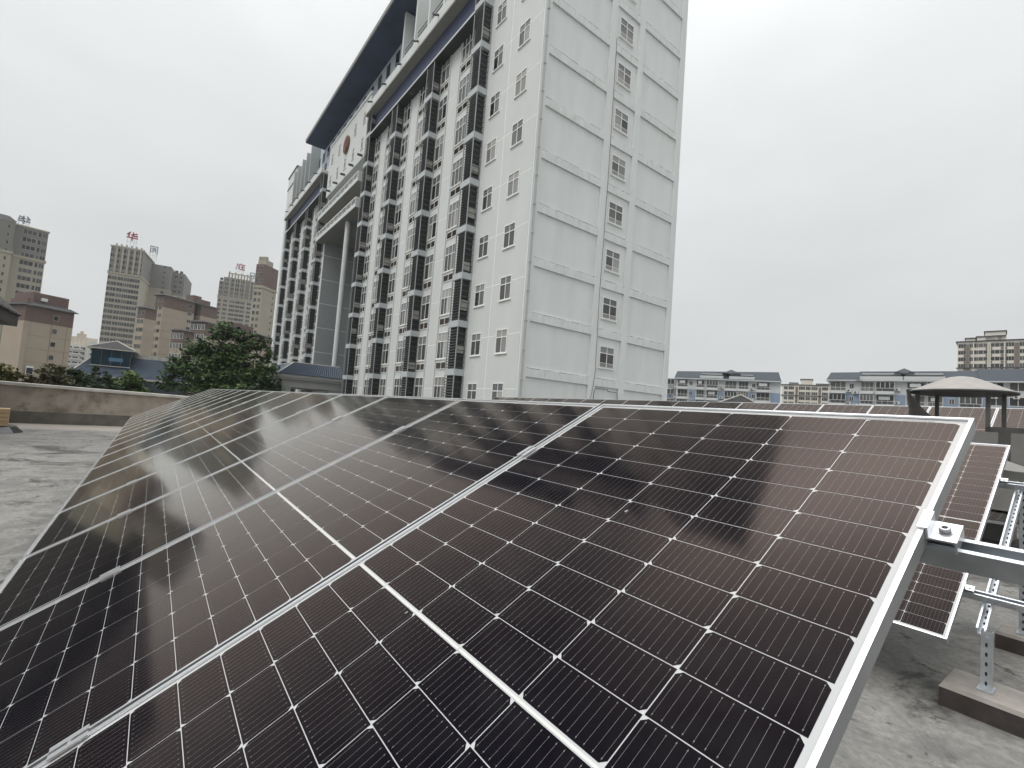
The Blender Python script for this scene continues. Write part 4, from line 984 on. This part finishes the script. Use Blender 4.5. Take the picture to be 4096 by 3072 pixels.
def flats(label, D, azc, x0, x1, roofpts, bals, walls, smalls, acs, el_floor0, fh, nfl, ztop_el):
    C = at(azc, 0, D); C.z = GZ
    T = thing('apartment_block', label, 'apartment block', C, (0, 0, R(-azc)))
    X = lambda px: D*tan(R(az6(px)-azc))
    zf = [H(el_floor0, D)-fh*k for k in range(nfl)]     # floor level of each storey, top first
    zt = zf[0]+fh-0.1
    b = MB()
    for px0, px1, mi, off in walls:
        b.box(X(px0), off, 0, X(px1)-0.002, 12, zf[0]-0.35, 1 if mi else 0); b.box(X(px0), off, zf[0]-0.349, X(px1)-0.002, 12, zt, 0)
        for z in zf[1:]: b.box(X(px0)+0.002, off-0.06, z-0.30, X(px1)-0.004, off-0.001, z-0.12, 0)
    b.build('wall', [m_fw, m_fb], T)
    b = MB(); ze = zt+0.02; zr = H(ztop_el, D)
    for px0, px1, e0, e1 in roofpts:      # front slope between eave and ridge
        za, zb = H(e0, D), H(e1, D)
        b.hexa([(X(px0)-0.5,-1.0,ze),(X(px1)+0.5,-1.0,ze),(X(px1)+0.5,12.8,ze),(X(px0)-0.5,12.8,ze),(X(px0)-0.3,5,za),(X(px1)+0.3,5,zb),(X(px1)+0.3,7,zb),(X(px0)-0.3,7,za)], 0)
        b.box(X(px0)-0.55, -1.05, ze-0.25, X(px1)+0.55, 12.8, ze-0.003, 1)
    b.build('roof', [m_slate, m_fw], T)
    s = 0
    for px0, px1 in bals:
        W = X(px1)-X(px0)
        for k in range(nfl):
            s += 1
            put('balcony', balc_mesh(W, s+int(px0)), T, (X((px0+px1)/2), 0.0 if True else 0, zf[k]))
    it = []
    old = globals()['m_wfr']; globals()['m_wfr'] = m_wfw
    for px, W, Hh in smalls:
        for k in range(nfl): it.append((bwin(W, Hh+0.001, 2), (X(px), 0, zf[k]+0.9), 0, (1, 1, 1)))
    globals()['m_wfr'] = old
    windows(T, it)
    for px, dz in acs:
        for k in range(nfl): put('ac_unit', ME_AC, T, (X(px), 0, zf[k]+dz))
    return T, X, zf, zt
T, X, zf, zt = flats('white and pale blue flats with glazed balconies just right of the office tower', 150.0, -29.0, 100, 772,
    [(160,760,6.45,6.65)], [(168,232),(280,330),(340,408),(445,520),(527,588),(632,712)],
    [(100,160,1,0.8),(160,240,0,0),(240,278,1,0),(278,410,0,0.02),(410,443,1,0.01),(443,590,0,0.015),(590,630,1,0),(630,716,0,0.02),(716,770,1,0.03)],
    [(127,2.2,1.7),(250,0.9,1.2),(618,0.9,1.2)], [(428,0.3),(608,0.2),(147,-0.1)], 4.35, 3.0, 5, 6.6)
b = MB()
for px0, px1 in ((300,435),(470,620)): b.box(X(px0), -0.6, zt+0.03, X(px1), -0.45, zt+1.0, 0); b.box(X(px0)+0.3, 0.6, zt+1.5, X(px1)-0.3, 0.75, zt+1.7, 0); b.box(X(px0)+0.3, 0.4, zt+0.04, X(px1)-0.3, 0.59, zt+1.4, 1)
b.poly([(X(430),-0.3,zt+1.9),(X(540),-0.3,zt+1.9),(X(482),3,zt+3.3)], 2); b.poly([(X(540),-0.3,zt+1.9),(X(540),6,zt+1.9),(X(482),3,zt+3.3)], 2); b.poly([(X(430),6,zt+1.9),(X(430),-0.3,zt+1.9),(X(482),3,zt+3.3)], 2)
b.build('roof_terrace', [m_fw, m_glassd, m_slate], T)
T, X, zf, zt = flats('long blue and white flats with balconies behind the mushroom vent cap', 138.0, -12.5, 1060, 2480,
    [(1062,1240,6.75,6.78),(1240,1960,6.85,6.88),(1966,2470,7.05,7.1)], [(1066,1166),(1247,1332),(1342,1455),(1518,1635),(1647,1745),(1836,1965),(2230,2330)],
    [(1060,1168,1,0),(1168,1243,1,0.02),(1243,1457,0,0.01),(1457,1516,1,0),(1516,1748,0,0.015),(1748,1832,1,0.005),(1832,1972,0,0.02),(1972,2010,1,0),(2010,2090,0,0.01),(2090,2480,1,0.02)],
    [(1197,0.9,1.2),(1795,0.9,1.2),(2052,2.3,1.9),(2180,2.6,1.9)], [(1182,0.1),(1222,-0.3),(1470,0.5),(2040,-0.6),(2170,-0.6)], 4.55, 3.0, 5, 6.9)
b = MB()
for px0, px1 in ((1245,1500),(1505,1755)): b.box(X(px0), -0.9, zt+0.03, X(px1), -0.75, zt+0.9, 0); b.box(X(px0)+0.3, 0.6, zt+1.5, X(px1)-0.3, 0.8, zt+1.75, 0); b.box(X(px0)+0.3, 0.4, zt+0.04, X(px1)-0.3, 0.59, zt+1.4, 1)
b.poly([(X(1448),-0.3,zt+1.9),(X(1565),-0.3,zt+1.9),(X(1505),3,zt+3.2)], 2); b.poly([(X(1565),-0.3,zt+1.9),(X(1565),6,zt+1.9),(X(1505),3,zt+3.2)], 2); b.poly([(X(1448),6,zt+1.9),(X(1448),-0.3,zt+1.9),(X(1505),3,zt+3.2)], 2)
b.build('roof_terrace', [m_fw, m_glassd, m_slate], T)
# cream blocks farther off
m_cr = mat('cream_wall', (0.64, 0.61, 0.54), 0.85, var=0.08, scale=0.2); m_crb = mat('brown_recess', (0.15, 0.12, 0.10), 0.85)
def cream(label, D, azc, a0, a1, el_top, lvl, cols, fh, nfl, extra):
    C = at(azc, 0, D); C.z = GZ
    T = thing('apartment_block', label, 'apartment block', C, (0, 0, R(-azc)))
    X = lambda a: D*tan(R(a-azc)); zt = H(el_top, D)
    b = MB(); b.box(X(a0), 0, 0, X(a1), 14, zt, 0); b.box(X(a0)-0.6, -0.6, zt-0.01, X(a1)+0.6, 14, zt+0.5, 2)
    for (e0, e1, eb) in extra: b.box(X(e0), 0.3, zt+0.501, X(e1), 10, H(eb, D), 0); b.box(X(e0)-0.4, -0.1, H(eb, D)+0.001, X(e1)+0.4, 10.4, H(eb, D)+0.45, 2)
    for l in lvl: b.box(X(a0)-0.4, -0.5, zt-l, X(a1)+0.4, -0.012, zt-l+0.5, 2)
    b.build('wall', [m_cr, m_crb, m_roofg], T)
    p = MB()
    for a, wv in cols:
        if wv < 0: p.box(X(a)+wv/2, -0.011, 1, X(a)-wv/2, -0.003, zt-1.0)
    if p.v: p.build('recess', m_crb, T)
    it = []
    for k in range(nfl):
        for a, wv in cols:
            if wv > 0: it.append((bwin(round(wv*1.22, 2), 1.95, 3), (X(a), 0, zt-2.7-fh*k), 0, (1, 1, 1)))
    windows(T, it)
    b = MB()
    for a, wv in cols:
        if wv > 2.6:
            for sg in (-1, 1): b.box(X(a)+sg*(wv/2+0.25)-0.2, -0.45, 1, X(a)+sg*(wv/2+0.25)+0.2, -0.006, zt-0.3)
    if b.v: b.build('pier', m_cr, T)
cream('cream apartment block seen small in the gap between the two blue and white flats', 330, -21.0, -23.3, -18.7, 5.1, (6.5, 12.5), [(-22.9, 2.0), (-22.45, 2.8), (-21.9, -2.0), (-21.5, 3.0), (-20.9, 2.6), (-20.4, 3.0), (-19.9, -1.8), (-19.5, 2.8), (-19.0, 2.4)], 3.05, 8, [(-22.6,-21.9,5.3),(-21.6,-20.6,5.7),(-20.2,-19.2,5.25)])
cream('tall cream apartment tower with stepped roof at the right edge', 300, -7.0, -9.72, -3.5, 9.15, (12.3, 21.5), [(-9.42, 2.2), (-9.1, -2.4), (-8.75, 2.0), (-8.25, 4.2), (-7.75, -2.2), (-7.25, 4.0), (-6.85, -2.0), (-6.5, 2.2), (-6.1, -1.8), (-5.7, 2.4), (-5.2, 3.6), (-4.4, 3.6)], 3.1, 12, [(-9.2,-8.6,9.45),(-8.5,-6.8,9.55),(-8.0,-6.75,9.95)])
# dark hip roof in the gap
D = 62.0; C = at(-27.4, 0, D); C.z = 1.0
HR = thing('tiled_pavilion_roof', 'small dark tiled hip roof peeping over the back panel row', 'roof', C, (0, 0, R(27.4)))
b = MB(); hw = D*tan(R(2.3)); z0 = up(2.6, D)-1.0; z1 = up(3.85, D)-1.0
A_ = [Vector((-hw,-hw,z0)), Vector((hw,-hw,z0)), Vector((hw,hw,z0)), Vector((-hw,hw,z0)), Vector((0.3,0,z1))]
for i in range(4): b.poly([A_[i], A_[(i+1)%4], A_[4]], 0)
for i in range(4): b.bar(A_[i], A_[4], 0.10, 6, 1)
for i in range(14): t = (i+0.5)/14; p = A_[0].lerp(A_[1], t); s = 1-abs(2*t-1); b.bar(p, p+(A_[4]-(A_[0]+A_[1])/2)*s, 0.05, 4, 0)
b.build('tiles', [m_roofg, m_coping], HR)
MB().box(-hw+0.5, -hw+0.5, GZ-1, hw-0.5, hw-0.5, z0-0.05).build('wall', m_fw, HR)

# ------------------------------------------------------------------ roof furniture
# near pavilion at left with tiled hip roof
m_dt = mat('dark_grey_tile', (0.075, 0.07, 0.066), 0.75, var=0.3, scale=5, bump=0.2)
SP = thing('stair_pavilion', 'dark tiled eaves corner of a roof pavilion at the left edge', 'pavilion', (-13.0, -4.9, 0))
b = MB(); ze = 3.2; zr = 6.3; W_, L_ = -7.0, -12.0
E4 = [Vector((0,0,ze)), Vector((W_,0,ze)), Vector((W_,L_,ze)), Vector((0,L_,ze))]; r0 = Vector((W_/2,-3.3,zr)); r1 = Vector((W_/2,L_+3.3,zr))
b.poly([E4[1],E4[0],r0], 0); b.poly([E4[0],E4[3],r1,r0], 0); b.poly([E4[2],E4[1],r0,r1], 0); b.poly([E4[3],E4[2],r1], 0)
b.bar(E4[0], r0, 0.10, 8, 1); b.bar(r0, r1, 0.12, 8, 1)
for i in range(40):
    t = (i+0.5)/40; p = E4[0].lerp(E4[3], t); q = r0.lerp(r1, min(1, max(0, (t*12-3.3)/5.4)))
    s = min(1, t*12/3.3, (1-t)*12/3.3); hi = Vector((W_/2*s, p.y, ze+(zr-ze)*s)); b.bar(p, hi, 0.06, 5, 0)
for i in range(22):
    t = (i+0.5)/22; s = 1-abs(2*t-1); p = E4[0].lerp(E4[1], t); b.bar(p, p+Vector((0, -3.3*s, (zr-ze)*s)), 0.06, 5, 0)
b.box(W_+0.05, L_+0.05, ze-0.32, -0.05, -0.05, ze-0.03, 1)
b.build('tiled_roof', [m_dt, mat('dark_eave_board', (0.04,0.036,0.034), 0.7)], SP)
MB().box(W_+0.5, L_+0.5, 0, -0.5, -0.45, ze-0.33).build('wall', mat('pavilion_wall', (0.10,0.098,0.09), 0.85, var=0.2), SP)
# timber crate on a black sheet
c = at(-100.1, 0, 17.3)
CR = thing('wooden_crate', 'pale wooden crate standing on black sheeting by the left parapet', 'crate', (c.x, c.y, 0.17), (0, 0, 0.15))
b = MB()
for z in (0, 0.105, 0.21, 0.315):
    b.box(-0.32, -0.22, z, 0.32, 0.22, z+0.095)
for x in (-0.3, 0.22): b.box(x, -0.235, -0.02, x+0.08, -0.221, 0.41)
b.build('boards', mat('bare_timber', (0.42, 0.30, 0.17), 0.8, var=0.15, scale=4, vz=4), CR)
b = MB(); rr = random.Random(2); pts = []
for i in range(14): t = 2*pi*i/14; r_ = 0.55+0.12*rr.random(); pts.append((r_*cos(t), 0.8*r_*sin(t), 0.004+0.0*rr.random()))
b.poly(pts); top = [(p[0]*0.72, p[1]*0.72, 0.145+0.02*rr.random()) for p in pts]
for i in range(14): j = (i+1) % 14; b.poly([pts[i], pts[j], top[j], top[i]])
b.poly(top)
q = b.build('black_sheeting', mat('black_plastic', (0.012, 0.012, 0.014), 0.35), None, (c.x, c.y, 0)); tag(q, 'crumpled black plastic sheeting under the wooden crate', 'plastic sheet')
# mushroom vent
V = thing('roof_vent', 'large mushroom shaped metal roof vent, domed cap on posts over a grey box', 'roof vent', (-1.60, 9.3, 0))
m_capm = mat('weathered_cap_metal', (0.31, 0.292, 0.278), 0.7, var=0.10, scale=6); m_under = mat('vent_dark_metal', (0.060, 0.058, 0.055), 0.6, var=0.2, scale=5)
cp = MB(); r = 0.675; CX = 0.03
cp.lathe((CX,0,2.32), [(r,0.0),(r*0.985,0.008),(r*0.78,0.072),(r*0.55,0.150),(r*0.36,0.212),(r*0.22,0.248),(r*0.10,0.262),(0.001,0.265)], 48, 0)
cp.lathe((CX,0,2.32), [(0.001,-0.03),(r*0.9,-0.04),(r*1.01,-0.035),(r*1.02,-0.01),(r,0.0)], 48, 1)
smooth(cp.build('cap', [m_capm, m_under], V))
m_post = mat('vent_post', (0.10,0.098,0.092), 0.6, var=0.2, scale=8)
for x, y in ((-0.47,-0.30),(-0.33,0.30),(0.40,-0.30),(0.53,0.10)):
    pb = MB(); pb.box(x-0.026, y-0.026, 1.55, x+0.026, y+0.026, 2.30); pb.build('post', m_post, V)
m_shaft = mat('grey_vent_box', (0.17, 0.168, 0.158), 0.75, var=0.15, scale=2.5)
sb = MB(); sb.box(-0.55, -0.60, 0.50, 0.95, 0.65, 1.66); sb.box(-0.25, -0.3, 0, 0.65, 0.4, 0.499); sb.build('shaft', m_shaft, V)
sh = MB(); n = 8; K = 6                              # bent wind sheet hanging from the left side of the cap
def shp(i, k, o=0.0):
    t = i/n; q = k/K
    x = -0.665+0.06*q+(0.12+0.50*q**1.4)*t; y = -0.10-0.42*t-0.10*sin(pi*t)-o
    return Vector((x, y, 2.315-0.70*q))
for i in range(n):
    for k in range(K): sh.poly([shp(i,k), shp(i,k+1), shp(i+1,k+1), shp(i+1,k)]); sh.poly([shp(i,k,-0.004), shp(i+1,k,-0.004), shp(i+1,k+1,-0.004), shp(i,k+1,-0.004)])
smooth(sh.build('wind_sheet', m_under, V))
fl = MB()
for i in range(6):
    t0, t1 = i/6, (i+1)/6
    f_ = lambda t, h_: Vector((0.52+0.42*t, -0.66-0.05*sin(pi*t), 1.30-0.16*t-(0.16*(1-t)**0.7+0.02)*h_))
    fl.poly([f_(t0,1), f_(t1,1), f_(t1,0), f_(t0,0)])
fl.build('torn_flap', mat('pale_sheet_metal', (0.50,0.49,0.47), 0.5), V)
cy = MB()
for i in range(10):
    a0, a1 = R(-150+12*i), R(-150+12*(i+1)); cy.poly([(0.62+0.26*cos(a0),-0.35+0.26*sin(a0),1.20),(0.62+0.26*cos(a1),-0.35+0.26*sin(a1),1.20),(0.62+0.26*cos(a1),-0.35+0.26*sin(a1),1.74),(0.62+0.26*cos(a0),-0.35+0.26*sin(a0),1.74)])
smooth(cy.build('curved_cowl', m_under, V))

# ------------------------------------------------------------------ trees
m_bark = mat('bark', (0.09, 0.07, 0.05), 0.9, var=0.2)
def leafmat(nm, c): return mat(nm, c, 0.6, spec=0.25, var=0.25, scale=0.8)
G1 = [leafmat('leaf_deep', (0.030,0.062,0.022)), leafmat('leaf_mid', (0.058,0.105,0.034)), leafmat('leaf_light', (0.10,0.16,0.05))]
G2 = [leafmat('leaf_dk', (0.018,0.038,0.018)), leafmat('leaf_dk2', (0.035,0.062,0.025)), leafmat('leaf_dk3', (0.055,0.09,0.03))]
G3 = [leafmat('leaf_olive', (0.09,0.095,0.03)), leafmat('leaf_olive2', (0.13,0.13,0.045)), leafmat('leaf_olive3', (0.17,0.15,0.055))]
G4 = [leafmat('leaf_russet', (0.075,0.068,0.035)), leafmat('leaf_russet2', (0.10,0.095,0.048)), leafmat('leaf_russet3', (0.11,0.10,0.04))]
G5 = [leafmat('leaf_fresh', (0.04,0.08,0.02)), leafmat('leaf_fresh2', (0.075,0.13,0.03)), leafmat('leaf_fresh3', (0.12,0.18,0.045))]
def tree(label, az, D, lobes, mats, nleaf, ls, group, seed):
    """lobes: (daz, el, radius_az_deg, radius_el_deg) clumps of the crown"""
    rr = random.Random(seed)
    C = at(az, 0, D); C.z = GZ
    T = thing('tree', label, 'tree', C, (0, 0, R(-az)), group)
    tb = MB(); L = []
    k = D*pi/180
    for da, el, ra, re in lobes: L.append((Vector((da*k, rr.uniform(-0.35, 0.35)*ra*k*1.5, H(el, D))), ra*k, re*k))
    zmin = min(l[0].z-l[2] for l in L); fork = max(1.5, zmin*0.6)
    tb.bar((0,0,0), (0,0,fork), 0.30, 8, 0, 0.2)
    for c, a, e in L:
        mid = Vector((c.x*0.45, c.y*0.45, fork+(c.z-fork)*0.55)); tb.bar((0,0,fork-0.1), mid, 0.17, 6, 0, 0.10); tb.bar(mid, c, 0.10, 6, 0, 0.04)
        for _ in range(5):
            v = Vector((rr.gauss(0,1), rr.gauss(0,1), rr.gauss(0,1))).normalized(); tb.bar(c, c+Vector((v.x*a*0.8, v.y*a*0.8, v.z*e*0.8)), 0.045, 4, 0, 0.012)
    tb.build('trunk', m_bark, T)
    lf = MB(); tot = sum(a*a*e for _, a, e in L)
    for c, a, e in L:
        n = int(nleaf*a*a*e/tot); ncl = max(8, n//26)
        for _ in range(ncl):
            v = Vector((rr.gauss(0,1), rr.gauss(0,1), rr.gauss(0,1))).normalized(); rad = rr.random()**0.40*rr.uniform(0.8, 1.27)
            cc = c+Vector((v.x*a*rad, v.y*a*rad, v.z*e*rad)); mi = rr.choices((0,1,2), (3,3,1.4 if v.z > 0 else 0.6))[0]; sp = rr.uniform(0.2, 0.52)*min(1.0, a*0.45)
            for _ in range(26):
                p = cc+Vector((rr.gauss(0,sp), rr.gauss(0,sp), rr.gauss(0,sp*0.55)))
                d = Vector((rr.gauss(0,1), rr.gauss(0,1), rr.gauss(0,0.5)-0.25)).normalized(); n_ = Vector((rr.gauss(0,0.7), rr.gauss(0,0.7)-0.2, 1)).normalized(); w_ = d.cross(n_).normalized(); s = ls*rr.uniform(0.6, 1.35)
                m_ = mi if rr.random() < 0.75 else rr.randint(0, 2)
                lf.poly([p-d*s*0.5, p+w_*s*0.26, p+d*s*0.5, p-w_*s*0.26], m_)
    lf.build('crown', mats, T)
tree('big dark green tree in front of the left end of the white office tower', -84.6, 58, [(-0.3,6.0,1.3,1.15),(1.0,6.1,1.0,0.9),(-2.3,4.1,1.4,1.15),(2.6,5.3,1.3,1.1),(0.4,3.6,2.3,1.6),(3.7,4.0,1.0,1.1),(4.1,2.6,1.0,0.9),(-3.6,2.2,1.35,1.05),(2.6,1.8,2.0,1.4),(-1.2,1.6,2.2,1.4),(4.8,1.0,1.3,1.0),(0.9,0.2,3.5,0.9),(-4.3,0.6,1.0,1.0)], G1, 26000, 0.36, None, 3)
tree('low leafy tree beside the entrance canopy, under the big dark tree', -79.6, 50, [(0,0.6,0.8,0.7),(-0.9,1.0,0.8,0.7),(-1.3,0.0,1.2,0.8),(0.5,-0.3,0.7,0.6)], G2, 2600, 0.34, 'trees beyond the parapet', 4)
tree('round bright green bush tree in front of the blue ribbed roof', -91.9, 48, [(0,0.5,1.05,0.8),(-0.7,-0.3,0.9,0.7),(0.8,-0.4,0.9,0.7)], G5, 3600, 0.24, 'trees beyond the parapet', 5)
tree('slim dark tree in front of the glazed lantern of the blue roof', -94.35, 46, [(0,0.9,0.42,0.75),(0.7,0.3,0.55,0.6),(-0.3,-0.1,0.6,0.6),(1.1,-0.5,0.8,0.5)], G2, 2400, 0.22, 'trees beyond the parapet', 6)
tree('dark bushy tree between the russet tree and the blue roof', -95.8, 44, [(0,0.3,0.9,0.75),(0.7,-0.3,0.8,0.5),(-0.7,-0.3,0.8,0.5)], G2, 2800, 0.24, 'trees beyond the parapet', 7)
tree('russet brown tree beyond the parapet', -97.3, 42, [(0.3,0.9,0.6,0.7),(-0.3,0.3,0.8,0.6),(0.5,0.0,0.8,0.6),(-0.9,-0.4,0.8,0.5)], G4, 2400, 0.22, 'trees beyond the parapet', 8)
tree('yellow green tree at the far left beyond the parapet', -100.0, 40, [(-0.2,0.3,0.8,0.55),(0.5,-0.2,0.7,0.45),(-1.0,-0.1,0.8,0.5)], G3, 2400, 0.22, 'trees beyond the parapet', 9)

# ------------------------------------------------------------------ haze
HM = bpy.data.materials.new('city_haze'); HM.use_nodes = True; t = HM.node_tree; t.nodes.clear()
ho = t.nodes.new('ShaderNodeOutputMaterial'); pv = t.nodes.new('ShaderNodeVolumePrincipled')
pv.inputs['Color'].default_value = (0.93, 0.95, 0.96, 1); pv.inputs['Density'].default_value = 0.00027; pv.inputs['Anisotropy'].default_value = 0.2
t.links.new(pv.outputs[0], ho.inputs['Volume'])
hz_ = MB().box(-910, -910, GZ-1, 910, 910, 100).build('haze', HM); hz_['kind'] = 'stuff'
